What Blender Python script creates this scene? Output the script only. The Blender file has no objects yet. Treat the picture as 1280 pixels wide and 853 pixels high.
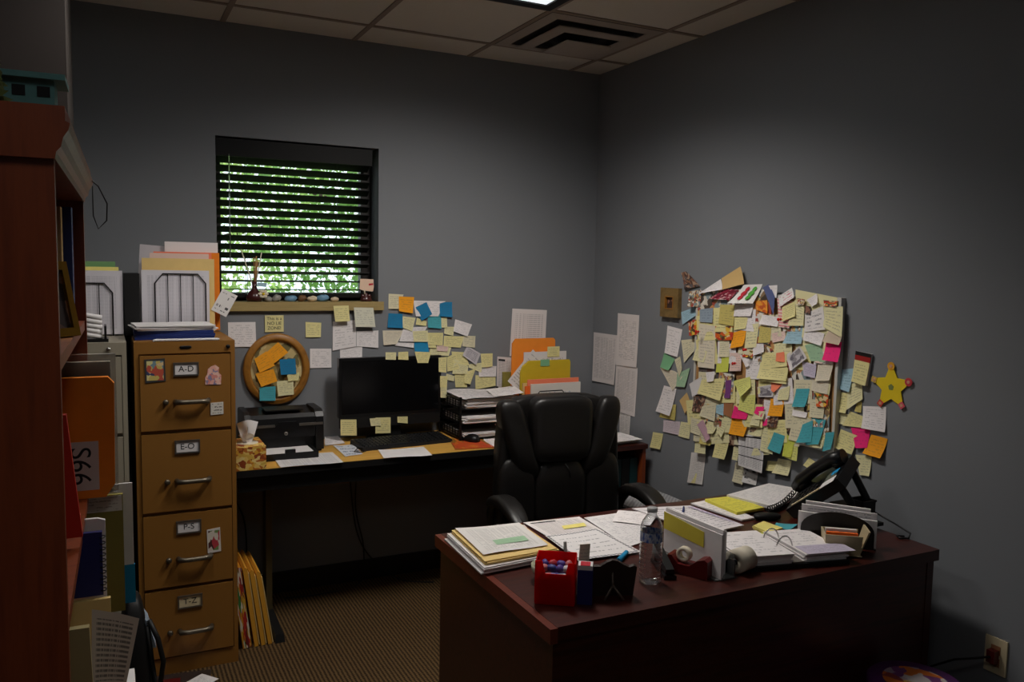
import bpy, bmesh, math, random
from mathutils import Vector, Matrix, noise
random.seed(7)
SC = bpy.context.scene
COL = SC.collection
PI = math.pi

# ------------------------------------------------------------------ camera
cd = bpy.data.cameras.new('camera')
cd.sensor_width = 36.0
cd.lens = 28.93
cd.clip_start = .02
cam = bpy.data.objects.new('camera', cd)
COL.objects.link(cam)
yaw, pitch, roll = .4614, .0885, .0179
fw = Vector((math.sin(yaw)*math.cos(pitch), math.cos(yaw)*math.cos(pitch), -math.sin(pitch)))
rt = Vector((math.cos(yaw), -math.sin(yaw), 0)); up = rt.cross(fw)
c_, s_ = math.cos(roll), math.sin(roll)
rt, up = c_*rt + s_*up, -s_*rt + c_*up
m = Matrix.Identity(4)
for i in range(3):
    m[i][0], m[i][1], m[i][2] = rt[i], up[i], -fw[i]
m.translation = Vector((-2.538, -4.051, 1.625))
cam.matrix_world = m
SC.camera = cam

# ------------------------------------------------------------------ world, sun, exposure
SC.view_settings.view_transform = 'Standard'
SC.view_settings.look = 'None'
SC.view_settings.gamma = 1
SC.view_settings.use_curve_mapping = False
SC.view_settings.exposure = 0.0
SC.cycles.use_denoising = True
SC.cycles.max_bounces = 10
SC.cycles.sample_clamp_indirect = 4
SC.cycles.caustics_reflective = False
SC.cycles.caustics_refractive = False
W = bpy.data.worlds.new('sky'); SC.world = W; W.use_nodes = True
bg = W.node_tree.nodes['Background']
bg.inputs[0].default_value = (.80, .90, 1, 1); bg.inputs[1].default_value = 1.9
sd = bpy.data.lights.new('sun', 'SUN'); sd.energy = 7; sd.angle = .01; sd.color = (1, .95, .85)
sun = bpy.data.objects.new('sun', sd); COL.objects.link(sun)
sun.rotation_euler = (math.radians(-28), math.radians(22), 0)     # from the room's own side, high up, onto the trees
LAMP_WATTS, LAMP_CONE, LAMP_BLEND = 28.0, 148.0, .8       # each of the four tubes; louvred, so the cone ends below the horizontal

# ------------------------------------------------------------------ materials
def lin(c):
    return tuple(((v/255)/12.92 if v/255 <= .04045 else ((v/255+.055)/1.055)**2.4) for v in c)
MATS = {}
class NT:
    def __init__(s, name):
        s.m = bpy.data.materials.new(name); s.m.use_nodes = True
        s.t = s.m.node_tree; s.n = s.t.nodes; s.l = s.t.links
        s.b = s.n['Principled BSDF']
    def node(s, typ, **k):
        x = s.n.new(typ)
        for a, v in k.items(): setattr(x, a, v)
        return x
    def put(s, sock, v):
        if hasattr(v, 'is_linked') or isinstance(v, bpy.types.NodeSocket): s.l.new(v, sock)
        else: sock.default_value = v
    def math(s, op, a, b=0.0, c=None):
        x = s.node('ShaderNodeMath', operation=op)
        s.put(x.inputs[0], a); s.put(x.inputs[1], b)
        if c is not None: s.put(x.inputs[2], c)
        return x.outputs[0]
    def mix(s, f, a, b):
        x = s.node('ShaderNodeMix', data_type='RGBA')
        s.put(x.inputs['Factor'], f)
        s.put(x.inputs[6], a if hasattr(a, 'links') or isinstance(a, bpy.types.NodeSocket) else (*a, 1))
        s.put(x.inputs[7], b if isinstance(b, bpy.types.NodeSocket) else (*b, 1))
        return x.outputs[2]
    def noise(s, vec, scale, detail=2, rough=.5, w=None):
        x = s.node('ShaderNodeTexNoise')
        if w is not None:
            x.noise_dimensions = '4D'; s.put(x.inputs['W'], w)
        if vec is not None: s.l.new(vec, x.inputs['Vector'])
        x.inputs['Scale'].default_value = scale; x.inputs['Detail'].default_value = detail
        x.inputs['Roughness'].default_value = rough
        return x
    def coords(s, which='Object'):
        return s.node('ShaderNodeTexCoord').outputs[which]
    def mapped(s, vec, scale=(1, 1, 1), loc=(0, 0, 0)):
        x = s.node('ShaderNodeMapping'); s.l.new(vec, x.inputs[0])
        x.inputs['Scale'].default_value = scale; x.inputs['Location'].default_value = loc
        return x.outputs[0]
    def bump(s, h, strength=.2, dist=.002):
        x = s.node('ShaderNodeBump'); s.l.new(h, x.inputs['Height'])
        x.inputs['Strength'].default_value = strength; x.inputs['Distance'].default_value = dist
        s.l.new(x.outputs[0], s.b.inputs['Normal'])
    def ramp(s, fac, stops, interp='LINEAR'):
        x = s.node('ShaderNodeValToRGB'); x.color_ramp.interpolation = interp
        e = x.color_ramp.elements
        while len(e) < len(stops): e.new(.5)
        for i, (p, c) in enumerate(stops):
            e[i].position = p; e[i].color = (*c, 1)
        s.l.new(fac, x.inputs[0]); return x.outputs[0]

def plain(name, rgb, rough=.6, metal=0, var=.06, scale=30, bump=0, spec=.5, coat=0, trans=0, ior=1.45):
    """one colour with a faint uneven tone and, if asked, a fine grain"""
    if name in MATS: return MATS[name]
    t = NT(name); c = lin(rgb)
    n = t.noise(t.coords(), scale, 3)
    f = t.math('MULTIPLY', n.outputs[0], 1.0)
    col = t.mix(f, tuple(v*(1-var) for v in c), tuple(min(1, v*(1+var)) for v in c))
    t.l.new(col, t.b.inputs['Base Color'])
    t.b.inputs['Roughness'].default_value = rough; t.b.inputs['Metallic'].default_value = metal
    t.b.inputs['Specular IOR Level'].default_value = spec
    t.b.inputs['Coat Weight'].default_value = coat
    t.b.inputs['Transmission Weight'].default_value = trans; t.b.inputs['IOR'].default_value = ior
    if bump: t.bump(n.outputs[0], bump)
    MATS[name] = t.m; return t.m

def wood(name, a, b, rough=.4, scale=(1.5, 18, 18), coat=.0):
    t = NT(name)
    v = t.mapped(t.coords(), scale)
    n = t.noise(v, 3, 6, .6)
    col = t.ramp(n.outputs[0], [(.3, lin(a)), (.55, lin(b)), (.75, lin(a))])
    t.l.new(col, t.b.inputs['Base Color']); t.b.inputs['Roughness'].default_value = rough
    t.b.inputs['Coat Weight'].default_value = coat; t.b.inputs['Coat Roughness'].default_value = .25
    t.bump(n.outputs[0], .08)
    MATS[name] = t.m; return t.m

def paper(name, rgb, rows=0, words=9, ink=(60, 60, 75), dens=.5, strength=.75, margin=.08, style='hand', ink2=None, rough=.85):
    """sheet of paper; with rows > 0 it carries lines of writing or print laid out in its own UV"""
    t = NT(name)
    uv = t.node('ShaderNodeUVMap').outputs[0]
    sep = t.node('ShaderNodeSeparateXYZ'); t.l.new(uv, sep.inputs[0]); u, v = sep.outputs[0], sep.outputs[1]
    rnd = t.node('ShaderNodeObjectInfo').outputs['Random']
    seed = t.math('MULTIPLY', rnd, 57.0)
    base = t.mix(t.noise(uv, 2.5, 2, .5, seed).outputs[0], tuple(x*.95 for x in lin(rgb)), tuple(min(1, x*1.04) for x in lin(rgb)))
    if rows:
        vv = t.math('MULTIPLY', v, rows)
        row = t.math('FLOOR', vv); fr = t.math('FRACT', vv)
        wob = t.noise(uv, 14, 1, .5, seed).outputs[0]
        fr2 = t.math('ADD', fr, t.math('MULTIPLY', t.math('SUBTRACT', wob, .5), .5 if style == 'hand' else .0))
        inrow = t.math('COMPARE', fr2, .5, .2 if style == 'hand' else .26)
        comb = t.node('ShaderNodeCombineXYZ')
        t.put(comb.inputs[0], t.math('MULTIPLY', u, words)); t.put(comb.inputs[1], t.math('MULTIPLY', row, 7.31)); t.put(comb.inputs[2], seed)
        n1 = t.noise(comb.outputs[0], 1.0, 1, .5).outputs[0]
        c2 = t.node('ShaderNodeCombineXYZ')
        t.put(c2.inputs[0], t.math('MULTIPLY', u, words*6)); t.put(c2.inputs[1], t.math('MULTIPLY', vv, 2.2 if style == 'hand' else .01)); t.put(c2.inputs[2], seed)
        n2 = t.noise(c2.outputs[0], 1.0, 1, .5).outputs[0]
        wm = t.math('GREATER_THAN', n1, 1-dens-.03)
        lm = t.math('GREATER_THAN', n2, .44)
        mx = t.math('MULTIPLY', t.math('GREATER_THAN', u, margin), t.math('LESS_THAN', u, 1-margin))
        my = t.math('MULTIPLY', t.math('GREATER_THAN', v, margin), t.math('LESS_THAN', v, 1-margin))
        k = t.math('MULTIPLY', t.math('MULTIPLY', inrow, wm), t.math('MULTIPLY', lm, t.math('MULTIPLY', mx, my)))
        base = t.mix(t.math('MULTIPLY', k, strength), base, lin(ink))
    if style == 'stripes':
        k = t.math('COMPARE', t.math('FRACT', t.math('MULTIPLY', v, 9)), .5, .22)
        base = t.mix(k, base, lin(ink2))
    if style == 'form':
        k = t.math('MAXIMUM', t.math('COMPARE', v, .34, .012), t.math('MAXIMUM', t.math('COMPARE', v, .62, .014), t.math('COMPARE', v, .93, .02)))
        base = t.mix(k, base, lin((25, 25, 30)))
    if style == 'bars':
        k = t.math('MULTIPLY', t.math('COMPARE', v, .9, .03), t.math('COMPARE', u, .3, .22))
        base = t.mix(k, base, lin((40, 40, 45)))
    if style == 'rededge':
        base = t.mix(t.math('LESS_THAN', u, .14), base, lin((150, 40, 45)))
    t.l.new(base, t.b.inputs['Base Color']); t.b.inputs['Roughness'].default_value = rough
    t.b.inputs['Specular IOR Level'].default_value = .25
    MATS[name] = t.m; return t.m

def picture(name, cols, scale=5, border=None):
    """printed picture: soft patches in a few ink colours"""
    t = NT(name)
    uv = t.node('ShaderNodeUVMap').outputs[0]
    rnd = t.node('ShaderNodeObjectInfo').outputs['Random']
    seed = t.math('MULTIPLY', rnd, 91.0)
    w = t.noise(uv, scale*.7, 2, .5, seed)
    vo = t.node('ShaderNodeTexVoronoi', voronoi_dimensions='4D'); t.put(vo.inputs['W'], seed)
    add = t.node('ShaderNodeVectorMath', operation='ADD'); t.l.new(uv, add.inputs[0])
    sc = t.node('ShaderNodeVectorMath', operation='SCALE'); t.l.new(w.outputs['Color'], sc.inputs[0]); sc.inputs['Scale'].default_value = .35
    t.l.new(sc.outputs[0], add.inputs[1]); t.l.new(add.outputs[0], vo.inputs['Vector'])
    vo.inputs['Scale'].default_value = scale
    sepc = t.node('ShaderNodeSeparateColor'); t.l.new(vo.outputs['Color'], sepc.inputs[0])
    n = len(cols)
    col = t.ramp(sepc.outputs[0], [(i/n, lin(c)) for i, c in enumerate(cols)], 'CONSTANT')
    if border:
        sep = t.node('ShaderNodeSeparateXYZ'); t.l.new(uv, sep.inputs[0])
        a = t.math('COMPARE', sep.outputs[0], .5, .4); b = t.math('COMPARE', sep.outputs[1], .5, .4)
        col = t.mix(t.math('MULTIPLY', a, b), lin(border), col)
    t.l.new(col, t.b.inputs['Base Color']); t.b.inputs['Roughness'].default_value = .5
    MATS[name] = t.m; return t.m

INK = (70, 70, 85)
def note(name, rgb, dens=.55, rows=8, strength=.34): paper(name, rgb, rows, 6, INK, dens, strength, .1)
note('yellow', (236, 226, 162)); note('paleyel', (236, 229, 180)); note('pale', (228, 220, 188)); note('olive', (208, 192, 112), .5)
note("orange", (255, 170, 42), .5, 7, .25); note('teal', (80, 172, 184), .5, 7, .25); note('pink', (255, 50, 130), .4, 7, .25)
note('blue', (40, 128, 176), .5, 7, .2); note('blue2b', (40, 145, 195), .5, 7, .2); note('ltblue', (165, 200, 215)); note('lime', (212, 218, 95), .3)
note('limepale', (222, 222, 130)); note('green', (130, 188, 142), .3); note('mint', (165, 200, 165), .4); note('pinkish', (235, 205, 195))
note('salmon', (250, 140, 105), .3); note('purple', (125, 70, 130), .3); note('tan', (215, 180, 120), .15); note('cream', (230, 220, 198), .6, 14, .3)
note("white", (242, 236, 236), .5, 11, .3); note('lilac', (205, 165, 180), .3); note('lilacpaper', (215, 200, 208), .7, 9); note('lavender', (205, 195, 215), .6, 8)
note('tanorange', (205, 140, 85), .3); note('brownish', (205, 185, 165), .3); note('brownenv', (165, 110, 75), .3); note('blue2', (95, 105, 150), .2); note('bluegrey', (150, 165, 180), .5, 5)
paper('pinklined', (240, 215, 205), style='stripes', ink2=(235, 150, 155)); paper('whitestripe', (238, 236, 234), style='stripes', ink2=(200, 195, 200))
paper('rededge', (230, 225, 225), style='rededge'); paper('form', (232, 228, 228), 30, 8, (70, 70, 80), .7, .5, .05, 'form')
paper('print', (228, 220, 218), 44, 9, (90, 85, 90), .6, .35, .08, 'print'); paper('print2', (232, 224, 222), 40, 7, (90, 85, 90), .5, .35, .12, 'print')
paper('print3', (232, 224, 222), 30, 10, (90, 90, 95), .7, .45, .09, 'bars'); paper('print4', (236, 228, 226), 24, 6, (110, 105, 110), .75, .35, .1, 'print'); paper('receipt', (228, 222, 218), 26, 6, (90, 90, 100), .6, .35, .1, 'print')
paper('whitepic', (235, 232, 230), 5, 4, (30, 30, 35), .45, .9, .12, 'print'); paper('greytag', (205, 200, 205), 8, 4, (70, 70, 90), .6, .6, .14, 'print')
paper('drawing', (236, 230, 228), 5, 3, (90, 85, 95), .5, .6, .12); paper('lettercard', (238, 234, 232), 4, 4, (215, 90, 120), .5, .8, .1)
picture('collage', [(175, 80, 65), (220, 195, 125), (80, 68, 60), (225, 215, 200), (140, 115, 85), (205, 145, 90), (140, 155, 160), (230, 225, 215)], 7)
picture('collage2', [(80, 50, 42), (135, 95, 72), (55, 45, 42), (175, 145, 120), (115, 70, 58), (95, 88, 88)], 6)
picture('flower', [(215, 90, 30), (235, 190, 70), (90, 50, 35), (200, 60, 40), (230, 205, 160), (110, 110, 60)], 4)
picture('orangepic', [(225, 120, 35), (240, 160, 60), (200, 90, 40)], 3); picture('redcard', [(120, 20, 45), (150, 35, 60), (215, 180, 180), (110, 15, 40)], 8)
picture('portrait', [(50, 35, 35), (150, 105, 85), (70, 45, 40)], 2.5, (60, 50, 50)); picture('greypic', [(150, 145, 150), (180, 175, 180), (115, 110, 120), (200, 195, 200)], 4, (215, 210, 212))
MATS['fish'] = paper('fishcard', (240, 236, 232))

# ------------------------------------------------------------------ mesh building
class MB:
    def __init__(s): s.b = bmesh.new(); s.uv = s.b.loops.layers.uv.new('UVMap')
    def quad(s, *p):
        vs = [s.b.verts.new(q) for q in p]; f = s.b.faces.new(vs)
        for lp, t in zip(f.loops, ((0, 0), (1, 0), (1, 1), (0, 1))): lp[s.uv].uv = t
        return s
    def hexa(s, lo, hi):
        """lo, hi: four corners each, same winding (counter-clockwise from above)"""
        v = [s.b.verts.new(p) for p in list(lo)+list(hi)]
        fs = [(3, 2, 1, 0), (4, 5, 6, 7)]+[(i, (i+1) % 4, 4+(i+1) % 4, 4+i) for i in range(4)]
        for q in fs:
            f = s.b.faces.new([v[i] for i in q])
            for lp, t in zip(f.loops, ((0, 0), (1, 0), (1, 1), (0, 1))): lp[s.uv].uv = t
        return s
    def box(s, x0, x1, y0, y1, z0, z1, M=None):
        M = M or Matrix.Identity(4)
        c = [(x0, y0), (x1, y0), (x1, y1), (x0, y1)]
        return s.hexa([M @ Vector((x, y, z0)) for x, y in c], [M @ Vector((x, y, z1)) for x, y in c])
    def rod(s, a, b, r, r2=None, n=10, cap=True):
        a, b = Vector(a), Vector(b); r2 = r if r2 is None else r2
        d = (b-a).normalized(); u = d.orthogonal().normalized(); w = d.cross(u)
        A, B = [], []
        for i in range(n):
            t = 2*PI*i/n; e = u*math.cos(t)+w*math.sin(t)
            A.append(s.b.verts.new(a+e*r)); B.append(s.b.verts.new(b+e*r2))
        for i in range(n):
            f = s.b.faces.new([A[i], A[(i+1) % n], B[(i+1) % n], B[i]]); f.smooth = True
        if cap: s.b.faces.new(A[::-1]); s.b.faces.new(B)
        return s
    def tube(s, pts, r, n=8, closed=False):
        pts = [Vector(p) for p in pts]; k = len(pts); rings = []; prev = None
        for i, p in enumerate(pts):
            if closed: d = pts[(i+1) % k]-pts[i-1]
            else: d = pts[min(i+1, k-1)]-pts[max(i-1, 0)]
            d.normalize()
            u = d.orthogonal().normalized() if prev is None else (prev-d*prev.dot(d)).normalized()
            prev = u; w = d.cross(u)
            rr = r[i] if isinstance(r, (list, tuple)) else r
            rings.append([s.b.verts.new(p+(u*math.cos(2*PI*j/n)+w*math.sin(2*PI*j/n))*rr) for j in range(n)])
        for i in range(k if closed else k-1):
            A, B = rings[i], rings[(i+1) % k]
            for j in range(n):
                f = s.b.faces.new([A[j], A[(j+1) % n], B[(j+1) % n], B[j]]); f.smooth = True
        if not closed: s.b.faces.new(rings[0][::-1]); s.b.faces.new(rings[-1])
        return s
    def lathe(s, prof, n=28, M=None, smooth=True):
        M = M or Matrix.Identity(4); rings = []
        for r, z in prof:
            rings.append([s.b.verts.new(M @ Vector((max(r, 1e-5)*math.cos(2*PI*j/n), max(r, 1e-5)*math.sin(2*PI*j/n), z))) for j in range(n)])
        for A, B in zip(rings, rings[1:]):
            for j in range(n):
                f = s.b.faces.new([A[j], A[(j+1) % n], B[(j+1) % n], B[j]]); f.smooth = smooth
        s.b.faces.new(rings[0][::-1]); s.b.faces.new(rings[-1])
        return s
    def prism(s, poly, d, M=None):
        """flat outline in local x,z; thickness d along local y"""
        M = M or Matrix.Identity(4)
        A = [s.b.verts.new(M @ Vector((x, 0, z))) for x, z in poly]; B = [s.b.verts.new(M @ Vector((x, d, z))) for x, z in poly]
        n = len(poly)
        xs = [p[0] for p in poly]; zs = [p[1] for p in poly]; w = max(xs)-min(xs) or 1; h = max(zs)-min(zs) or 1
        f = s.b.faces.new(A)
        for lp, p in zip(f.loops, poly): lp[s.uv].uv = ((p[0]-min(xs))/w, (p[1]-min(zs))/h)
        f = s.b.faces.new(B[::-1])
        for lp, p in zip(f.loops, poly[::-1]): lp[s.uv].uv = ((p[0]-min(xs))/w, (p[1]-min(zs))/h)
        for i in range(n): s.b.faces.new([A[i], B[i], B[(i+1) % n], A[(i+1) % n]])
        return s
    def puff(s, c, r, e=.6, M=None, nu=28, nv=16, fn=None):
        """superellipsoid cushion: e small = boxy, 1 = ball"""
        M = M or Matrix.Identity(4); c = Vector(c); rings = []
        P = lambda v, k: math.copysign(abs(v)**k, v)
        for i in range(1, nv):
            ph = -PI/2+PI*i/nv
            ring = []
            for j in range(nu):
                th = 2*PI*j/nu
                v = Vector((r[0]*P(math.cos(ph), e)*P(math.cos(th), e), r[1]*P(math.cos(ph), e)*P(math.sin(th), e), r[2]*P(math.sin(ph), e)))
                if fn: v = fn(v)
                ring.append(s.b.verts.new(M @ (c+v)))
            rings.append(ring)
        for A, B in zip(rings, rings[1:]):
            for j in range(nu):
                f = s.b.faces.new([A[j], A[(j+1) % nu], B[(j+1) % nu], B[j]]); f.smooth = True
        s.b.faces.new(rings[0][::-1]).smooth = True; s.b.faces.new(rings[-1]).smooth = True
        return s
    def sheet(s, p00, p10, p11, p01, off=None, nu=4, nv=6):
        """paper sheet; p00 bottom-left ... p01 top-left; off(u,v) -> Vector"""
        p = [Vector(q) for q in (p00, p10, p11, p01)]; g = []
        for j in range(nv+1):
            v = j/nv; row = []
            for i in range(nu+1):
                u = i/nu
                q = (p[0]*(1-u)+p[1]*u)*(1-v)+(p[3]*(1-u)+p[2]*u)*v
                if off: q = q+off(u, v)
                row.append(s.b.verts.new(q))
            g.append(row)
        for j in range(nv):
            for i in range(nu):
                f = s.b.faces.new([g[j][i], g[j][i+1], g[j+1][i+1], g[j+1][i]]); f.smooth = True
                for lp, t in zip(f.loops, ((i, j), (i+1, j), (i+1, j+1), (i, j+1))): lp[s.uv].uv = (t[0]/nu, t[1]/nv)
        return s
    def bevel(s, w, seg=2):
        e = [x for x in s.b.edges if len(x.link_faces) == 2 and x.calc_face_angle(0) > .6]
        bmesh.ops.bevel(s.b, geom=e, offset=w, segments=seg, affect='EDGES', profile=.6, clamp_overlap=True)
        return s
    def out(s, name, mat, parent=None, loc=None):
        if s.b.faces: bmesh.ops.recalc_face_normals(s.b, faces=s.b.faces)
        me = bpy.data.meshes.new(name)
        if loc is None and parent is None:
            vs = [v.co for v in s.b.verts]
            lo = Vector([min(v[i] for v in vs) for i in range(3)]); hi = Vector([max(v[i] for v in vs) for i in range(3)])
            loc = Vector(((lo.x+hi.x)/2, (lo.y+hi.y)/2, lo.z))
        loc = Vector(loc or (0, 0, 0))
        if parent is None or loc.length: bmesh.ops.translate(s.b, vec=-loc, verts=s.b.verts)
        s.b.to_mesh(me); s.b.free()
        me.materials.append(MATS[mat] if isinstance(mat, str) else mat)
        o = bpy.data.objects.new(name, me); COL.objects.link(o); o.location = loc
        if parent is not None: o.parent = parent
        return o

def tag(o, label, cat, group=None, kind=None):
    o['label'] = label; o['category'] = cat
    if group: o['group'] = group
    if kind: o['kind'] = kind
    return o
def thing(name, label, cat, loc=(0, 0, 0), rz=0, group=None, rot=None):
    o = bpy.data.objects.new(name, None); COL.objects.link(o); o.empty_display_size = .05
    o.location = loc; o.rotation_euler = rot or (0, 0, rz)
    return tag(o, label, cat, group)
def struct(name, mb, mat):
    o = mb.out(name, mat, None, (0, 0, 0)); o['kind'] = 'structure'; return o
def lettering(text, size, mat, M, parent=None, name='lettering', depth=.0003, align='CENTER'):
    """raised letters as a mesh: local x along the line, local y up the letters, z out"""
    cu = bpy.data.curves.new(name, 'FONT'); cu.body = text; cu.size = size; cu.extrude = depth
    cu.align_x = align; cu.align_y = 'CENTER'
    tmp = bpy.data.objects.new('tmp', cu); COL.objects.link(tmp)
    dg = bpy.context.evaluated_depsgraph_get(); dg.update()
    me = bpy.data.meshes.new_from_object(tmp.evaluated_get(dg)); me.name = name
    bpy.data.objects.remove(tmp); bpy.data.curves.remove(cu)
    me.transform(M); me.materials.clear(); me.materials.append(MATS[mat])
    o = bpy.data.objects.new(name, me); COL.objects.link(o)
    if parent: o.parent = parent
    return o
def T(x, y, z): return Matrix.Translation((x, y, z))
def RZ(d): return Matrix.Rotation(math.radians(d), 4, 'Z')
def RX(d): return Matrix.Rotation(math.radians(d), 4, 'X')
def RY(d): return Matrix.Rotation(math.radians(d), 4, 'Y')
FACE_Y = RX(90)                 # letters that face -y, upright
FACE_X = RZ(-90) @ RX(90)       # letters on the right-hand wall, facing -x

# ------------------------------------------------------------------ common materials
plain('black_plastic', (15, 15, 17), .36, var=.1); plain('black_satin', (15, 15, 16), .55, var=.1); plain('black_metal', (22, 21, 22), .45, .3)
plain('dark_void', (14, 14, 15), .7); plain('screen', (12, 12, 14), .18, spec=.5); plain('ink', (25, 25, 30), .8); plain('steel', (150, 145, 138), .35, .9)
plain('chrome', (200, 198, 195), .2, 1); plain('nickel', (120, 112, 98), .42, .85); plain('brass', (190, 140, 50), .28, 1)
plain('tan_enamel', (146, 100, 42), .5, var=.04, scale=60, bump=.02); plain('putty_enamel', (158, 150, 132), .5, var=.04)
plain('ivory', (225, 208, 170), .45); plain('white_plastic', (225, 225, 225), .4); plain('paper_white', (232, 228, 228), .85)
plain('manila', (232, 200, 130), .8); plain('yellow_folder', (214, 184, 40), .75); plain('orange_folder', (250, 145, 45), .75); plain('orange_envelope', (240, 135, 25), .7, var=.1)
rp_ = plain('red_plastic', (235, 22, 14), .35); plain('red_card', (190, 40, 20), .6); plain('blue_card', (25, 45, 110), .5); plain('navy', (30, 34, 100), .5)
plain('green_card', (120, 165, 110), .8); plain('olive_board', (140, 130, 60), .8); plain('dark_brown', (50, 36, 31), .6); plain('teal_paint', (100, 150, 148), .7, var=.25)
plain('maroon', (95, 22, 22), .35); plain('ceramic', (190, 190, 165), .3, coat=.3); plain('leather', (26, 24, 23), .40, var=.15, scale=120, bump=.15)
plain('cork', (175, 130, 80), .9, var=.2, scale=90, bump=.2); plain('board_frame', (205, 203, 196), .5); plain('red_pin', (210, 25, 20), .35)
tl_ = rp_.node_tree.nodes.new('ShaderNodeBsdfTranslucent'); tl_.inputs[0].default_value = (*lin((235, 30, 20)), 1); ms_ = rp_.node_tree.nodes.new('ShaderNodeMixShader'); ms_.inputs[0].default_value = .55
rp_.node_tree.links.new(rp_.node_tree.nodes['Principled BSDF'].outputs[0], ms_.inputs[1]); rp_.node_tree.links.new(tl_.outputs[0], ms_.inputs[2]); rp_.node_tree.links.new(ms_.outputs[0], rp_.node_tree.nodes['Material Output'].inputs[0])
plain('teal_paper', (80, 172, 184), .8); plain('clear_plastic', (225, 225, 225), .15, trans=.85, ior=1.3); plain('yellow_pad', (240, 226, 130), .85)
plain('yellow_card', (212, 196, 66), .8); plain('orange_flag', (245, 110, 40), .7); plain('green_flag', (60, 170, 90), .7); plain('red_ink', (200, 45, 60), .8); plain('green_ink', (90, 175, 70), .8)
plain('pink_ink', (245, 120, 150), .8); plain('star_yellow', (235, 205, 30), .8); plain('reed', (190, 140, 90), .8); plain('plum_glaze', (70, 30, 30), .3, coat=.4)
plain('cream_stone', (225, 205, 175), .6, var=.15); plain('blue_stone', (110, 150, 180), .4, var=.15); plain('brown_stone', (120, 85, 55), .5, var=.2)
plain('dark_cable', (16, 16, 17), .5); plain('grey_mesh_paint', (150, 150, 150), .6, .2); plain('kraft', (170, 120, 70), .8); plain('olive_glass', (90, 100, 50), .6)
wood('cherry', (112, 46, 20), (140, 64, 28), .4, (14, 14, 1.2)); wood('mahogany', (46, 14, 9), (70, 25, 16), .36, (1.2, 16, 16), coat=.08); wood('mahogany_edge', (88, 34, 24), (112, 48, 32), .35)
wood('oak_laminate', (205, 150, 62), (226, 176, 86), .45, (1.2, 14, 14)); wood('frame_wood', (128, 84, 30), (165, 112, 44), .4, (6, 6, 6)); wood('sill_wood', (150, 130, 80), (172, 150, 98), .55)
wood('picture_wood', (105, 82, 45), (135, 108, 62), .5, (6, 6, 6))

# ================================================================== THE ROOM
XL, YF, HC = -2.95, -4.9, 2.721
def wall_paint():
    t = NT('wall_paint'); c = lin((128, 131, 136))
    n = t.noise(t.coords(), 220, 2); n2 = t.noise(t.coords(), 1.2, 2)
    t.l.new(t.mix(n2.outputs[0], tuple(v*.95 for v in c), tuple(v*1.05 for v in c)), t.b.inputs['Base Color'])
    t.b.inputs['Roughness'].default_value = .75; t.bump(n.outputs[0], .12, .001); MATS['wall_paint'] = t.m
wall_paint()
def carpet():
    t = NT('carpet'); co = t.coords()
    sep = t.node('ShaderNodeSeparateXYZ'); t.l.new(co, sep.inputs[0])
    x, y = sep.outputs[0], sep.outputs[1]
    wob = t.noise(co, 40, 2).outputs[0]
    xs = t.math('ADD', t.math('MULTIPLY', x, 62), t.math('MULTIPLY', wob, .35))
    rib = t.math('SINE', t.math('MULTIPLY', xs, 2*PI)); loop = t.math('SINE', t.math('MULTIPLY', t.math('ADD', t.math('MULTIPLY', y, 75), t.math('MULTIPLY', t.math('FLOOR', xs), .5)), 2*PI))
    k = t.math('MULTIPLY_ADD', t.math('ADD', rib, t.math('MULTIPLY', loop, .45)), .33, .5)
    k = t.math('ADD', k, t.math('MULTIPLY', t.math('SUBTRACT', t.noise(co, 130, 3).outputs[0], .5), .6))
    t.l.new(t.ramp(k, [(.1, lin((40, 30, 20))), (.9, lin((112, 88, 58)))]), t.b.inputs['Base Color'])
    t.b.inputs['Roughness'].default_value = .95; t.b.inputs['Specular IOR Level'].default_value = .1
    t.bump(k, .5, .004); MATS['carpet'] = t.m
carpet()
plain('ceiling_tile', (222, 213, 200), .9, var=.08, scale=150, bump=.15); plain('ceiling_grid', (150, 132, 116), .6); plain('vinyl_base', (34, 30, 28), .5)
plain('vent_paint', (175, 162, 150), .5); plain('vent_shade', (62, 57, 54), .8); plain('blind_black', (11, 10, 10), .55, spec=.3); plain('window_frame', (40, 36, 34), .5)
plain('plaster_reveal', (150, 150, 152), .75); plain('louver', (190, 190, 190), .25, .9)

struct('floor', MB().box(XL-.1, .12, YF-.1, .3, -.06, 0), 'carpet')
struct('ceiling', MB().box(XL-.1, .12, YF-.1, .3, HC, HC+.06), 'ceiling_tile')
g = MB()
k = 0
while -.195-.6096*k > XL: g.box(-.195-.6096*k-.012, -.195-.6096*k+.012, YF, -.001, HC-.004, HC+.001); k += 1
k = 0
while -.2755-.6096*k > YF: g.box(XL, -.001, -.2755-.6096*k-.012, -.2755-.6096*k+.012, HC-.0042, HC+.001); k += 1
struct('trim_1', g, 'ceiling_grid')
WX0, WX1, WZ0, WZ1 = -2.062, -1.287, 1.443, 2.208
wb = MB(); D = .20
for a in ((XL-.1, WX0, 0, HC), (WX1, .12, 0, HC), (WX0, WX1, 0, WZ0-.04), (WX0, WX1, WZ1, HC)):
    wb.box(a[0], a[1], 0, D, a[2], a[3])
struct('wall_back', wb, 'wall_paint')
struct('wall_right', MB().box(0, .12, YF, 0, 0, HC), 'wall_paint')
struct('wall_left', MB().box(XL-.1, XL, YF, 0, 0, HC), 'wall_paint')
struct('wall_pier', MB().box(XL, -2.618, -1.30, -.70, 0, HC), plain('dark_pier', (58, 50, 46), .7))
struct('wall_front', MB().box(XL-.1, .12, YF-.1, YF, 0, HC), 'wall_paint')
struct('baseboard_back', MB().box(-2.61, -.013, -.012, 0, 0, .105), 'vinyl_base')
struct('baseboard_right', MB().box(-.012, 0, YF, 0, 0, .105), 'vinyl_base')
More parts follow.
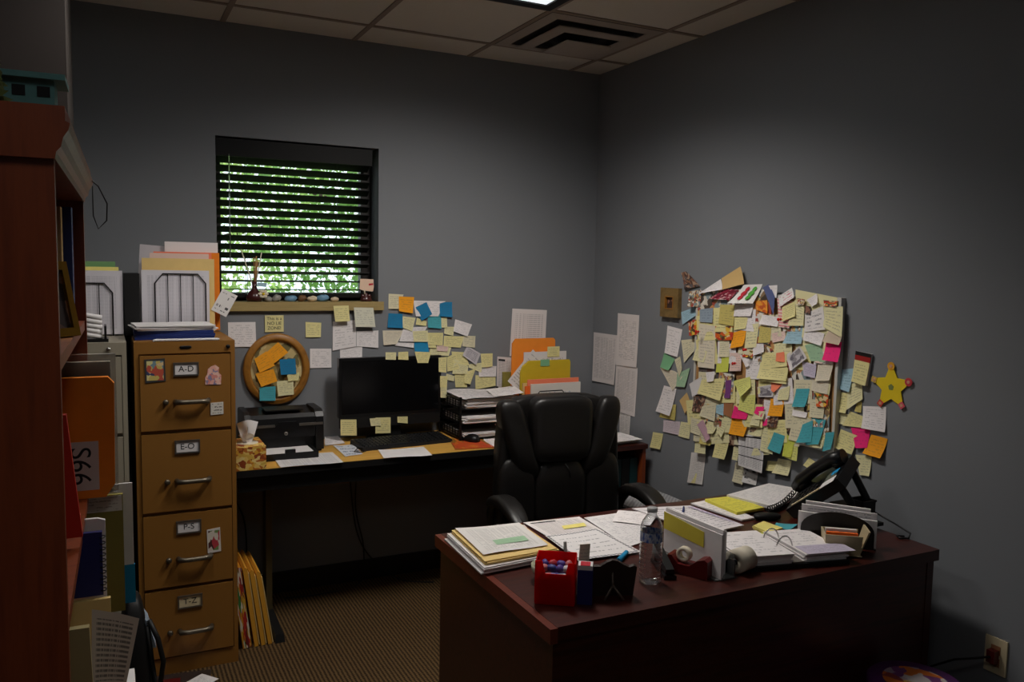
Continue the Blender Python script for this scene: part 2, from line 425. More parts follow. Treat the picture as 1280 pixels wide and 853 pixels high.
# window: frame set far back in the deep opening, one pane
w = MB()
for a in ((WX0, WX0+.035, WZ0, WZ1), (WX1-.055, WX1, WZ0, WZ1), (WX0, WX1, WZ0, WZ0+.04), (WX0, WX1, WZ1-.05, WZ1)):
    w.box(a[0], a[1], .13, .18, a[2], a[3])
win = struct('window_1', w, 'window_frame')
gl = NT('window_glass'); gl.b.inputs['Transmission Weight'].default_value = 1; gl.b.inputs['Roughness'].default_value = 0; gl.b.inputs['IOR'].default_value = 1.02
gl.b.inputs['Base Color'].default_value = (.96, 1, .97, 1); MATS['window_glass'] = gl.m
MB().box(WX0+.035, WX1-.055, .153, .157, WZ0+.04, WZ1-.05).out('pane', 'window_glass', win)
struct('trim_2', MB().box(-2.069, -1.264, -.022, .13, 1.400, 1.443).bevel(.003), 'sill_wood')

# venetian blind with wide black slats
bl = thing('venetian_blind', 'black wide slat blind hanging in the small window', 'blind', (WX0, .055, 0))
MB().box(.004, .745, -.045, .03, 2.12, 2.20).bevel(.006).out('valance', 'blind_black', bl)
sl = MB(); tilt = .52; n = 16
for i in range(n):
    z = 2.108-i*.0405
    M_ = T(.372, 0, z) @ Matrix.Rotation(-tilt*(1 if i < 12 else (.7, .45, .25, .1)[i-12]), 4, 'X')
    sl.box(-.366, .366, -.025, .025, -.002, .002, M_)
sl.out('slats', 'blind_black', bl)
MB().box(.006, .738, -.026, .026, 1.462, 1.482).bevel(.004).out('bottom_rail', 'blind_black', bl)
for x in (.14, .57):
    c = MB()
    for y in (-.027, .027): c.rod((x, y, 1.48), (x, y, 2.13), .0011, n=6)
    c.out('ladder_cord', 'dark_cable', bl)
MB().rod((.06, -.05, 1.62), (.06, -.047, 2.13), .003, n=8).out('tilt_wand', 'clear_plastic', bl)

# trees outside
def leafmat(name, rgb):
    t = NT(name); n = t.noise(t.coords(), 2.5, 3); c = lin(rgb)
    col = t.mix(n.outputs[0], tuple(v*.55 for v in c), tuple(min(1, v*1.5) for v in c))
    t.l.new(col, t.b.inputs['Base Color']); t.b.inputs['Roughness'].default_value = .45
    tr = t.node('ShaderNodeBsdfTranslucent'); t.l.new(col, tr.inputs[0])
    mx = t.node('ShaderNodeMixShader'); mx.inputs[0].default_value = .45
    t.l.new(t.b.outputs[0], mx.inputs[1]); t.l.new(tr.outputs[0], mx.inputs[2])
    t.l.new(mx.outputs[0], t.n['Material Output'].inputs[0]); MATS[name] = t.m
leafmat('leaf', (120, 158, 85)); leafmat('leaf_light', (165, 190, 115)); plain('bark', (70, 55, 42), .9, bump=.4); plain('grass', (80, 110, 50), .9, var=.4, scale=4)
def tree(x, y, h, r, z0, nleaf, mat, label, seed):
    rr = random.Random(seed)
    t = thing('leafy_tree', label, 'tree', (x, y, 0), group='trees outside the window')
    tk = MB().tube([(0, 0, -.3), (.05, .02, h*.3), (-.04, 0, h*.6), (0, .03, h*.9)], [.16, .12, .08, .03])
    for k in range(7):
        a = k*2.4; z = h*(.3+.08*k)
        tk.tube([(0, 0, z), (math.cos(a)*r*.4, math.sin(a)*r*.4, z+.3), (math.cos(a)*r*.8, math.sin(a)*r*.8, z+.5)], [.05, .035, .012], 6)
    tk.out('trunk', 'bark', t)
    f = MB()
    for k in range(nleaf):
        while True:
            v = Vector((rr.uniform(-1, 1), rr.uniform(-1, 1), rr.uniform(-1, 1)))
            if v.length < 1: break
        c = Vector((v.x*r, v.y*r, (z0+h)/2+v.z*(h-z0)/2))
        if noise.noise(c*1.7+Vector((seed, 0, 0))) < -.22: continue
        n_ = Vector((rr.uniform(-1, 1), rr.uniform(-1, 1), rr.uniform(-.2, 1))).normalized()
        u = n_.orthogonal().normalized(); q = Matrix.Rotation(rr.uniform(0, 6.3), 3, n_); u = q @ u; w_ = n_.cross(u)
        s = rr.uniform(.035, .07)
        f.quad(c-u*s, c-w_*s*.5+n_*s*.15, c+u*s, c+w_*s*.5+n_*s*.15)
    f.out('foliage', mat, t)
struct('ground', MB().box(-14, 8, .3, 20, -.35, -.3), 'grass')
tree(.75, 5.2, 5.4, 2.0, .2, 13000, 'leaf', 'mid green leafy tree close outside the window', 3)
tree(-1.5, 8.6, 6.0, 2.1, .3, 12000, 'leaf_light', 'lighter green leafy tree farther off outside the window', 8)

# ceiling air vent and light
v = thing('air_vent', 'square white ceiling air diffuser with nested rings near the room corner', 'vent', (-.5, -.580, HC))
def ring(mb, a, b, za, zb, th=.004):
    for s in range(4):
        M_ = RZ(90*s)
        p = [M_ @ Vector(q) for q in ((-a, -a, za), (a, -a, za), (b, -b, zb), (-b, -b, zb))]
        mb.quad(*p); mb.quad(*[q+Vector((0, 0, th)) for q in p][::-1])
    return mb
ring(MB(), .292, .235, -.006, -.010).out('frame', 'vent_paint', v)
MB().box(-.29, .29, -.29, .29, -.003, -.0005).out('duct_shade', 'vent_shade', v)  # flat plate coloured dark for the shade inside the duct
ring(MB(), .212, .150, -.030, -.034).out('ring', 'vent_paint', v)
MB().box(-.118, .118, -.118, .118, -.058, -.054).out('centre_plate', 'vent_paint', v)
em = NT('lamp_lens'); em.b.inputs['Emission Color'].default_value = (.9, .97, 1, 1); em.b.inputs['Emission Strength'].default_value = 1.0; MATS['lamp_lens'] = em.m
def ceiling_light(x, y, watts, label, tilt=0):
    lf = thing('ceiling_light', label, 'light', (x, y, HC), group='recessed ceiling lights')
    fr = MB()
    for a in ((-.29, -.245, -.595, .595), (.245, .29, -.595, .595), (-.245, .245, -.595, -.545), (-.245, .245, .545, .595)): fr.box(a[0], a[1], a[2], a[3], -.012, -.001)
    fr.out('frame', 'black_satin', lf)
    MB().box(-.244, .244, -.544, .544, -.006, -.001).out('diffuser', 'lamp_lens', lf)
    for k in range(4):
        ld = bpy.data.lights.new('fluorescent_tube', 'SPOT'); ld.energy = watts; ld.spot_size = math.radians(LAMP_CONE); ld.spot_blend = LAMP_BLEND
        ld.shadow_soft_size = .12; ld.color = (1, .94, .87)
        lo = bpy.data.objects.new('fluorescent_tube', ld); COL.objects.link(lo); lo.location = (0, -.10+.14*k, -.02); lo.rotation_euler = (math.radians(tilt), 0, 0); lo.parent = lf
ceiling_light(-1.1098, -1.4947, LAMP_WATTS, 'recessed fluorescent ceiling light at the top edge near the air vent', 10)
ceiling_light(-2.3290, -1.4947, LAMP_WATTS*.29, 'recessed fluorescent ceiling light above the bookcase end')
ceiling_light(-2.3290, -3.9331, LAMP_WATTS*.12, 'added fill light built as a ceiling fixture at the near end of the room')  # unseen fill lamp, added to lift the surfaces that face the camera

# power outlet low on the right wall
o = thing('wall_outlet', 'ivory power outlet plate low on the right wall', 'outlet', (0, -2.475, .415), rot=(0, 0, -PI/2))
MB().box(-.036, .036, -.006, 0, -.058, .058).bevel(.002).out('cover_plate', 'ivory', o)
for z in (-.02, .02): MB().box(-.015, .015, -.008, -.005, z-.014, z+.014).bevel(.003).out('receptacle', 'brownenv', o)
p = thing('power_plug', 'dark plug with a black cord in the wall outlet', 'plug', (-.0085, -2.475, .417), rot=(0, 0, -PI/2))
MB().box(-.013, .013, -.024, 0, -.02, .02).bevel(.004).out('plug_body', 'maroon', p)
MB().tube([(0, -.022, 0), (-.03, -.05, -.012), (-.09, -.07, -.04), (-.17, -.07, -.10), (-.26, -.05, -.24), (-.3, -.03, -.405)], .0035).out('cord', 'dark_cable', p)

# ================================================================== LEFT SIDE: bookcase and its load
bc = thing('bookcase', 'tall cherry wood bookcase with crown moulding at the left edge', 'bookcase', (-2.596, -2.716, 0), math.radians(-1.25))
BW, BD, BH = .917, .29, 1.80
MB().box(-BD, 0, 0, .02, 0, BH).bevel(.002).out('side_panel', 'cherry', bc)
MB().box(-BD, 0, BW-.02, BW, 0, BH).bevel(.002).out('side_panel', 'cherry', bc)
MB().box(-BD, -BD+.008, .02, BW-.02, 0, BH).out('back_panel', 'cherry', bc)
SHZ = (.10, .42, .76, 1.07, 1.48)
for z in SHZ: MB().box(-BD+.008, -.004, .02, BW-.02, z-.022, z).bevel(.002).out('shelf', 'cherry', bc)
MB().box(-.02, -.004, .02, BW-.02, 0, .075).out('plinth', 'cherry', bc)
prof = [(-BD, 1.765), (.002, 1.765), (.004, 1.775), (.010, 1.782), (.013, 1.795), (.020, 1.806), (.022, 1.815), (.016, 1.818), (.016, 1.838), (-BD, 1.838)]
cr = MB(); A = []
for y in (-.012, BW+.012): A.append([cr.b.verts.new((x, y, z)) for x, z in prof])
cr.b.faces.new(A[0]); cr.b.faces.new(A[1][::-1])
for i in range(len(prof)): j = (i+1) % len(prof); cr.b.faces.new([A[0][i], A[1][i], A[1][j], A[0][j]])
cr.out('crown_moulding', 'cherry', bc)
BCM = T(-2.596, -2.716, 0) @ RZ(-1.25)
def bcl(x, y, z): return BCM @ Vector((x, y, z))
def in_case(name, label, cat, x, y, z, rz=0, group=None): return thing(name, label, cat, bcl(x, y, z), math.radians(rz-1.25), group)

def binder(name, label, x, y, z, th, h, d, mat, group='books on the upper bookcase shelf', cat='binder'):
    b = in_case(name, label, cat, x, y, z, 0, group)
    c = MB()
    c.box(-d, 0, 0, .003, 0, h); c.box(-d, 0, th-.003, th, 0, h); c.box(-.003, 0, .003, th-.003, 0, h)
    c.bevel(.001).out('cover', mat, b); MB().box(-d+.004, -.004, .004, th-.004, .004, h-.006).out('pages', 'paper_white', b)
    return b
binder('binder', 'dark blue binder behind the brass photo frame', -.012, .62, 1.48, .05, .255, .24, 'blue_card')
binder('book', 'tan spined book left of the dark blue binder', -.026, .53, 1.48, .045, .25, .22, 'tan', cat='book')
binder('book', 'purple book left of the tan spined book', -.036, .47, 1.48, .035, .24, .20, 'purple', cat='book')
for i, (y, h, mt, nm) in enumerate(((.68, .25, 'maroon', 'maroon'), (.74, .24, 'dark_brown', 'dark brown'))):
    binder('book', nm+' book at the far end of the upper bookcase shelf', -.03, y, 1.48, .045, h, .22, mt, cat='book')
# brass photo frame
f = in_case('picture_frame', 'small brass photo frame standing on the upper bookcase shelf', 'photo frame', -.03, .40, 1.481, 50)
M_ = RX(-12)
fm = MB()
for a in ((-.052, .052, 0, .016), (-.052, .052, .127, .143), (-.052, -.038, .016, .127), (.038, .052, .016, .127)): fm.box(a[0], a[1], -.007, .007, a[2], a[3], M_)
fm.bevel(.003).out('frame', 'brass', f)
picture('old_photo', [(40, 30, 28), (110, 75, 60), (60, 45, 45), (150, 110, 90)], 3)
MB().box(-.038, .038, -.001, .005, .016, .127, M_).out('photo', 'old_photo', f)
MB().hexa([(-.012, .010, 0), (.012, .010, 0), (.012, .052, 0), (-.012, .052, 0)], [M_ @ Vector(q) for q in ((-.012, .007, .09), (.012, .007, .09), (.012, .010, .092), (-.012, .010, .092))]).out('easel_back', 'dark_brown', f)
# on top of the bookcase
b = in_case('birdhouse', 'small teal painted wooden birdhouse on top of the bookcase', 'birdhouse', -.030, .20, 1.838, 0)
hb = MB().box(-.050, .022, -.02, .05, 0, .068).bevel(.002); hb.out('body', 'teal_paint', b)
MB().box(-.066, .038, -.034, .064, .068, .077).bevel(.002).out('roof', 'teal_paint', b)
for x in (-.024, .010): MB().box(x-.012, x+.006, -.0215, -.0195, .042, .058).out('opening', 'dark_void', b)  # thin slabs coloured dark for the shade inside the holes
b = MB()
rr = random.Random(4)
for k in range(240):
    t = rr.random(); c = Vector((.0-.05*t*t+rr.uniform(-.02, .02), rr.uniform(-.03, .03), .01+.13*t)); d = Vector((rr.uniform(-1, 1), rr.uniform(-1, 1), rr.uniform(-.4, 1))).normalized(); u = d.orthogonal()*.006
    b.quad(c-u, c+d*.012, c+u, c-d*.012)
b.tube([(.01, 0, 0), (.005, 0, .06), (-.03, .01, .14)], .004, 6)
plant = b.out('dried_sprig', 'olive_glass', None, (0, 0, 0)); plant.location = bcl(-.085, .06, 1.838); tag(plant, 'dusty dried sprig on the bookcase top left of birdhouse', 'plant')
pts = [bcl(.024, .80, 1.83)]
pts = [bcl(.020, .86, 1.812), bcl(.034, .86, 1.80), bcl(.052, .862, 1.76), bcl(.050, .862, 1.72), bcl(.032, .862, 1.70), bcl(.022, .862, 1.73), bcl(.022, .862, 1.80)]
tag(MB().tube(pts, .0016, 6).out('bead_cord', 'dark_cable'), 'thin dark bead cord looped over the bookcase crown', 'cord')

# things crammed in the lower shelves, sticking out
paper('file_label', (205, 195, 190))
e = in_case('envelope', 'thick orange envelope with a numbered label sticking out of the bookcase', 'envelope', -.20, .79, 1.07, 0)
MB().prism([(0, .0), (.235, .0), (.255, .03), (.258, .27), (.245, .285), (0, .285)], .022).bevel(.003).out('envelope_body', 'orange_envelope', e)
MB().box(.12, .222, -.0015, 0, .02, .135).out('paper_label', 'file_label', e)
lettering('S66', .062, 'ink', T(.182, -.0017, .078) @ RX(90) @ RZ(-90), e)
s_ = MB().prism([(0, 0), (.262, 0), (.262, .335), (0, .335)], .012)
o = s_.out('file_wallet', 'clear_plastic', None, (0, 0, 0)); o.matrix_world = T(*bcl(-.20, .83, 1.07)) @ RZ(-1.25); tag(o, 'clear plastic file wallet behind the thick orange envelope', 'file wallet')
o = MB().prism([(0, 0), (.25, 0), (.25, .315), (0, .315)], .018).out('file_folder', 'cream', None, (0, 0, 0)); o.matrix_world = T(*bcl(-.20, .848, 1.07)) @ RZ(-1.25); tag(o, 'cream file folder behind the orange envelope in bookcase', 'folder')
o = MB().prism([(0, .02), (.222, .02), (.200, .26), (0, .26)], .016).out('file_folder', 'red_card', None, (0, 0, 0)); o.matrix_world = T(*bcl(-.22, .42, 1.072)) @ RZ(-1.25); tag(o, 'red folder sticking out of the bookcase before the orange envelope', 'folder')
paper('magazine_cover', (215, 215, 205), 5, 3, (120, 120, 100), .5, .6, .1)
e = in_case('magazine', 'olive covered magazine standing at the far end of bookcase', 'magazine', -.17, .86, .76, 0)
MB().prism([(0, 0), (.240, 0), (.240, .295), (0, .295)], .014).out('cover', 'olive_board', e)
MB().box(.14, .238, -.0012, 0, .255, .293).out('title_band', 'magazine_cover', e)
e = in_case('poster_board', 'narrow white and blue board edge right of the olive magazine', 'board', -.14, .905, .76, 0)
MB().prism([(.0, .10), (.232, .10), (.232, .31), (0, .31)], .006).out('upper_board', 'paper_white', e)
MB().prism([(0, 0), (.234, 0), (.234, .10), (0, .10)], .006).out('lower_board', 'blue2b', e)
e = in_case('spiral_notebook', 'navy spiral notebook standing in the bookcase', 'notebook', -.20, .53, .93, 0)
MB().box(0, .232, 0, .012, 0, .135).bevel(.002).out('cover', 'navy', e)
sp = MB()
for k in range(10):
    z = .01+k*.0125
    sp.tube([(.232+.006*math.cos(a), .006+.009*math.sin(a), z) for a in [2*PI*i/10 for i in range(10)]], .0012, 5, True)
sp.out('spiral_binding', 'black_metal', e)
o = MB().prism([(0, 0), (.235, 0), (.235, .21), (.22, .215), (0, .215)], .010).out('file_folder', 'paper_white', None, (0, 0, 0)); o.matrix_world = T(*bcl(-.20, .66, .842)) @ RZ(-1.25); tag(o, 'white folder between the navy notebook and olive magazine', 'folder')
o = MB().prism([(0, 0), (.245, 0), (.245, .165), (0, .165)], .012).out('file_folder', 'manila', None, (0, 0, 0)); o.matrix_world = T(*bcl(-.20, .515, .762)) @ RZ(-1.25); tag(o, 'manila folder just below the navy spiral notebook', 'folder')
o = MB().prism([(0, 0), (.238, 0), (.232, .18), (0, .18)], .016).out('file_folder', plain('dull_tan', (165, 150, 105), .8), None, (0, 0, 0)); o.matrix_world = T(*bcl(-.22, .34, .762)) @ RZ(-1.25); tag(o, 'dull tan folder low in the bookcase beside the printed sheet', 'folder')
paper('lease', (215, 200, 185), 15, 8, (60, 55, 55), .8, .7, .1, 'print')
M_ = T(*bcl(.02, .40, .76)) @ RZ(-1.25)
o = MB().sheet(*[M_ @ Vector(q) for q in ((-.01, 0, .03), (.050, .004, .02), (.078, .02, .152), (-.006, .02, .185))], off=lambda u, v: Vector((0, .006*math.sin(u*3), 0))).out('paper_sheet', 'lease'); tag(o, 'tilted printed sheet sticking out of the lower bookcase', 'paper')
# bag and carton on the floor behind the bookcase
bg_ = thing('shoulder_bag', 'black shoulder bag hanging over a carton beside the tan cabinet', 'bag', (-2.475, -1.15, 0))
MB().puff((0, 0, .27), (.052, .10, .265), .55, fn=lambda v: Vector((v.x*(1-.35*max(0, v.z/.265)), v.y*(1-.2*max(0, v.z/.265)), v.z))).out('bag_body', 'black_satin', bg_)
MB().tube([(.045, -.06, .46), (.07, -.08, .40), (.085, -.08, .32), (.075, -.08, .25), (.06, -.07, .24), (.05, -.07, .33), (.04, -.06, .44)], .008, 8).out('strap', 'black_satin', bg_)
MB().hexa([(.03, -.05, .36), (.066, -.055, .36), (.066, .05, .36), (.03, .05, .36)], [(.01, -.05, .50), (.045, -.055, .44), (.045, .05, .44), (.01, .05, .50)]).out('flap', 'bluegrey', bg_)
cb = thing('carton', 'small white and red carton on the floor before the black bag', 'box', (-2.525, -1.44, 0))
MB().box(-.06, .045, -.06, .06, 0, .385).bevel(.003).out('box_body', 'paper_white', cb)
MB().prism([(-.055, .20), (.005, .20), (-.02, .384), (-.055, .384)], .0008, T(0, -.0609, 0)).out('red_print', 'red_ink', cb)
mg = thing('magazine', 'dark magazine with red lettering on the floor before tan cabinet', 'magazine', (-2.29, -.78, .0005), math.radians(-8))
MB().box(-.14, .09, -.10, .09, 0, .008).bevel(.001).out('cover', 'dark_brown', mg)
MB().box(-.14, -.02, -.06, .05, .0081, .0086).out('red_panel', 'maroon', mg)
lettering('ay', .09, 'red_ink', T(-.075, .0, .0087), mg)
o = MB().sheet((-2.30, -.90, .0105), (-2.17, -.80, .0105), (-2.225, -.73, .0105), (-2.36, -.83, .0105)).out('paper_sheet', 'white'); tag(o, 'white paper lying on the dark magazine on floor', 'paper')

# ================================================================== FILING CABINETS
def cabinet(name, label, x0, x1, y0, mat, seams, labels=None, lock_x=.03):
    w = x1-x0
    c = thing(name, label, 'filing cabinet', (x0, y0, 0)); H = 1.321; dp = -.015-y0
    b = MB().box(0, w, .012, dp, .0, H-.046); b.box(0, w, 0, dp, H-.046, H); b.box(0, .016, 0, .012, 0, H-.046); b.box(w-.016, w, 0, .012, 0, H-.046); b.box(.016, w-.016, 0, .012, 0, .065)
    b.bevel(.0015, 1).out('cabinet_body', mat, c)
    for i, (zt, zb) in enumerate(seams):
        d = MB().box(.019, w-.019, -.006, .011, zb+.004, zt-.004).bevel(.003).out('drawer', mat, c)
        cx, zc = w/2, (zt+zb)/2
        hz = zc-.035
        h = MB()
        h.tube([(cx-.06+.02, -.006, hz), (cx-.055+.02, -.03, hz), (cx-.03+.02, -.036, hz), (cx+.03+.02, -.036, hz), (cx+.055+.02, -.03, hz), (cx+.06+.02, -.006, hz)], [.010, .011, .0095, .0095, .011, .010], 10)
        h.out('handle', 'nickel', d)
        MB().lathe([(.001, 0), (.007, 0), (.011, .006), (.011, .012), (.007, .016), (.001, .016)], 14, T(cx-.075, -.006, hz) @ RX(90)).out('thumb_latch', 'nickel', d)
        lz = zt-.058
        lh = MB()
        for a in ((-.046, .046, .020, .026), (-.046, .046, -.027, -.021), (-.046, -.040, -.021, .020), (.040, .046, -.021, .020)): lh.box(cx+a[0], cx+a[1], -.012, -.006, lz+a[2], lz+a[3])
        lh.bevel(.001, 1).out('label_holder', 'steel', d)
        MB().box(cx-.04, cx+.04, -.0085, -.006, lz-.021, lz+.02).out('label_card', 'ivory' if i == 3 else 'paper_white', d)
        if labels: lettering(labels[i], .032, 'ink', T(cx, -.0087, lz) @ FACE_Y, d)
    MB().lathe([(.001, 0), (.008, 0), (.008, .006), (.005, .009), (.001, .009)], 14, T(w-lock_x, 0, H-.024) @ RX(90)).out('lock', 'chrome' if lock_x > .04 else 'black_plastic', c)
    return c
SE = ((1.272, .975), (.968, .655), (.648, .352), (.346, .068))
tc = cabinet('filing_cabinet', 'tan metal four drawer filing cabinet with lettered drawer cards', -2.441, -2.077, -.66, 'tan_enamel', SE, ('A-D', 'E-O', 'P-S', 'T-Z'), .026)
MB().puff((.182, -.001, 1.298), (.022, .003, .006), .6, nu=16, nv=8).out('finger_slot', 'black_plastic', tc)
gc = cabinet('filing_cabinet', 'putty grey metal filing cabinet behind the bookcase, left of the tan one', -2.846, -2.466, -.66, 'putty_enamel', SE, None, .06)
# magnets on the tan cabinet
def magnet(poly, y, mat, label, cat='magnet', name='magnet'):
    xs = [p[0] for p in poly]; zs = [p[1] for p in poly]; cx, cz = sum(xs)/len(xs), min(zs)
    o = MB().prism([(a-cx, b-cz) for a, b in poly], .0022).out(name, mat, None, (0, 0, 0)); o.location = (cx, y, cz); return tag(o, label, cat)
picture('magnet_photo', [(60, 70, 110), (215, 195, 110), (230, 200, 150), (120, 150, 160), (200, 90, 70), (225, 215, 150)], 4, (60, 60, 60))
picture('magnet_card', [(230, 215, 205), (200, 70, 80), (120, 150, 90), (235, 225, 210), (90, 50, 50)], 3, (235, 228, 222))
picture('magnet_pink', [(240, 180, 165), (230, 150, 140), (150, 140, 170), (245, 200, 185), (225, 120, 110)], 5)
magnet([(-2.404, 1.165), (-2.332, 1.170), (-2.334, 1.258), (-2.406, 1.255)], -.6685, 'magnet_photo', 'colour picture magnet at left of the top tan drawer')
magnet([(-2.190, 1.150), (-2.132, 1.148), (-2.130, 1.185), (-2.140, 1.195), (-2.138, 1.215), (-2.152, 1.226), (-2.168, 1.220), (-2.180, 1.21), (-2.182, 1.19), (-2.190, 1.178)], -.6685, 'magnet_pink', 'pink cut out magnet at the right of the top tan drawer')
paper('magnet_text', (225, 220, 210), 4, 3, (60, 50, 50), .6, .8, .12)
magnet([(-2.172, 1.028), (-2.124, 1.030), (-2.124, 1.078), (-2.172, 1.076)], -.6685, 'magnet_text', 'tiny printed square magnet low on the top tan drawer')
magnet([(-2.190, .472), (-2.140, .475), (-2.143, .573), (-2.193, .568)], -.6685, 'magnet_card', 'picture card magnet on the third tan drawer')
# load on the tan cabinet
def slabs(mb, cx, cy, w, d, z, n, th, jit, seed, rz=0):
    r2 = random.Random(seed)
    for k in range(n):
        M_ = T(cx+r2.uniform(-jit, jit), cy+r2.uniform(-jit, jit), z+k*th) @ RZ(rz+r2.uniform(-4, 4)*jit*60)
        mb.box(-w/2, w/2, -d/2, d/2, 0, th*.93, M_)
    return mb
def pile(name, label, cat, cx, cy, w, d, z, n, th, jit, seed, mat, top=None, rz=0, group=None):
    o = slabs(MB(), cx, cy, w, d, z, n, th, jit, seed, rz).out(name, mat); tag(o, label, cat, group)
    return o
pile('folder', 'blue folders lying at the bottom of the pile on tan cabinet', 'folders', -2.285, -.475, .29, .22, 1.3215, 3, .012, .006, 3, 'blue_card')
pile('paper_stack', 'white papers on the blue folders on tan cabinet', 'papers', -2.29, -.48, .29, .22, 1.3575, 5, .004, .010, 5, 'paper_white', rz=3)
pile('paper_stack', 'loose papers slipping out at the front of tan cabinet top', 'papers', -2.255, -.628, .235, .055, 1.3215, 2, .003, .004, 9, 'paper_white')
def wire_sorter(name, label, x0, x1, y, z0, z1, nw, deep=.16):
    w = x1-x0
    s = thing(name, label, 'file sorter', ((x0+x1)/2, y, z0))
    h = z1-z0; c = .22*w
    def arch(yy): return [(-w/2, yy, 0), (-w/2, yy, h-c*.9), (-w/2+c*.7, yy, h), (w/2-c*.7, yy, h), (w/2, yy, h-c*.9), (w/2, yy, 0)]
    for k in range(2): MB().tube(arch(k*deep), .0028, 8).out('wire_arch', 'black_metal', s)
    f = MB()
    for k in range(nw):
        x = -w/2+(k+1)*w/(nw+1); f.tube([(x, 0, h-.001), (x, 0, .004), (x, deep, .004), (x, deep, h-.001)], .0018, 6)
    f.tube([(-w/2, 0, .004), (-w/2, deep, .004)], .0025, 6); f.tube([(w/2, 0, .004), (w/2, deep, .004)], .0025, 6)
    f.out('wire_base', 'black_metal', s); return s
paper('dense_print', (222, 218, 225), 60, 16, (130, 130, 145), .75, .4, .08, 'print')
wire_sorter('file_sorter', 'black wire file sorter full of papers on tan cabinet', -2.345, -2.145, -.305, 1.3235, 1.575, 3)
def upright(name, mat, label, cat, x0, x1, y, z0, z1, th=.004, rz=0, group=None, lean=0, poly=None):
    poly = poly or [(-(x1-x0)/2, 0), ((x1-x0)/2, 0), ((x1-x0)/2, z1-z0), (-(x1-x0)/2, z1-z0)]
    o = MB().prism(poly, th).out(name, mat, None, (0, 0, 0))
    o.location = ((x0+x1)/2, y, z0); o.rotation_euler = (math.radians(-lean), math.radians(rz), 0)
    return tag(o, label, cat, group)
upright('paper_stack', 'dense_print', 'upright block of printed papers in the sorter on tan cabinet', 'papers', -2.396, -2.130, -.300, 1.3285, 1.590, .020)
upright('file_folder', 'manila', 'manila folder rising behind the papers on tan cabinet', 'folder', -2.392, -2.105, -.268, 1.3285, 1.640, .006)
upright('file_folder', 'pinkish', 'pale pink folder behind the sorter papers on tan cabinet', 'folder', -2.360, -2.125, -.250, 1.3285, 1.662, .005)
upright('file_folder', 'salmon', 'salmon edged folder at the back of the tan cabinet sorter', 'folder', -2.345, -2.112, -.236, 1.3285, 1.668, .004)
upright('envelope', 'orange_envelope', 'orange envelope at right behind the tan cabinet sorter', 'envelope', -2.30, -2.078, -.220, 1.3285, 1.668, .006)
upright('paper_sheet', 'white', 'tall white sheets at the back of the tan cabinet sorter', 'papers', -2.298, -2.082, -.205, 1.3285, 1.712, .006)
upright('paper_sheet', 'greytag', 'grey curled sheet at the back left of tan cabinet top', 'paper', -2.42, -2.30, -.188, 1.3285, 1.695, .003, 4)
upright('index_card', 'whitepic', 'tilted white card leaning at the right of tan cabinet sorter', 'card', -2.125, -2.055, -.272, 1.405, 1.51, .002, 28)
upright('binder', 'black_satin', 'black binder standing between the two cabinet sorters', 'binder', -2.462, -2.405, -.35, 1.3215, 1.575, .22)
# load on the grey cabinet
wire_sorter('file_sorter', 'black wire file sorter full of papers on grey cabinet', -2.70, -2.505, -.345, 1.3225, 1.535, 3)
upright('paper_stack', 'dense_print', 'upright block of papers in the sorter on grey cabinet', 'papers', -2.73, -2.468, -.340, 1.3275, 1.585, .05)
upright('file_folder', 'yellow_pad', 'yellow folder behind the papers on grey cabinet', 'folder', -2.74, -2.480, -.284, 1.3275, 1.600, .006)
upright('file_folder', 'green_card', 'green folder at the back of the grey cabinet sorter', 'folder', -2.74, -2.492, -.262, 1.3275, 1.622, .008)
rk = thing('letter_rack', 'small black rack of rolled papers at front of grey cabinet', 'letter rack', (-2.575, -.575, 1.3215))
MB().box(-.06, .05, -.05, .05, 0, .012).bevel(.003).out('base', 'black_plastic', rk)
MB().box(.036, .044, -.05, .05, .012, .06).out('side_plate', 'black_plastic', rk)
rp = MB()
for k in range(5):
    z = .022+k*.018
    rp.tube([(-.05, -.03, z), (-.02, -.04, z+.006), (.01, -.038, z), (.028, -.034, z-.003)], .0095, 8)
rp.out('rolled_papers', 'paper_white', rk)
# yellow folders leaning on the floor
for i, (dx, h, lean, mt, lb) in enumerate(((-.004, .36, -7, 'magazine_cover2', 'colourful catalogue leaning against the tan cabinet on the floor'), (.040, .355, -7.5, 'manila_y', 'thick yellow folder leaning beside the colourful catalogue'), (.066, .34, -8, 'manila_y', 'yellow folder leaning on the floor, middle of the row'), (.092, .33, -8.5, 'manila_y', 'rightmost yellow folder leaning on the floor near the table foot'))):
    if mt == 'magazine_cover2': picture(mt, [(215, 170, 50), (190, 50, 40), (230, 225, 210), (60, 130, 70), (220, 150, 40), (120, 40, 40)], 7)
    else: plain(mt, (222, 160, 50), .7)
    o = thing('file_folder' if i else 'catalogue', lb, 'folder' if i else 'catalogue', (-2.040+dx*1.08, -.56, .001), 0, rot=(0, math.radians(lean), 0))
    t_ = .016 if i else .036
    MB().prism([(0, 0), (t_, 0), (t_+.002, h-.01), (t_*.6, h), (0, h-.01)], .28).out('cover', mt, o)
    if i: MB().prism([(.0185, .004), (.022, .004), (.022, h-.03), (.0185, h-.03)], .27).out('pages', 'manila', o)

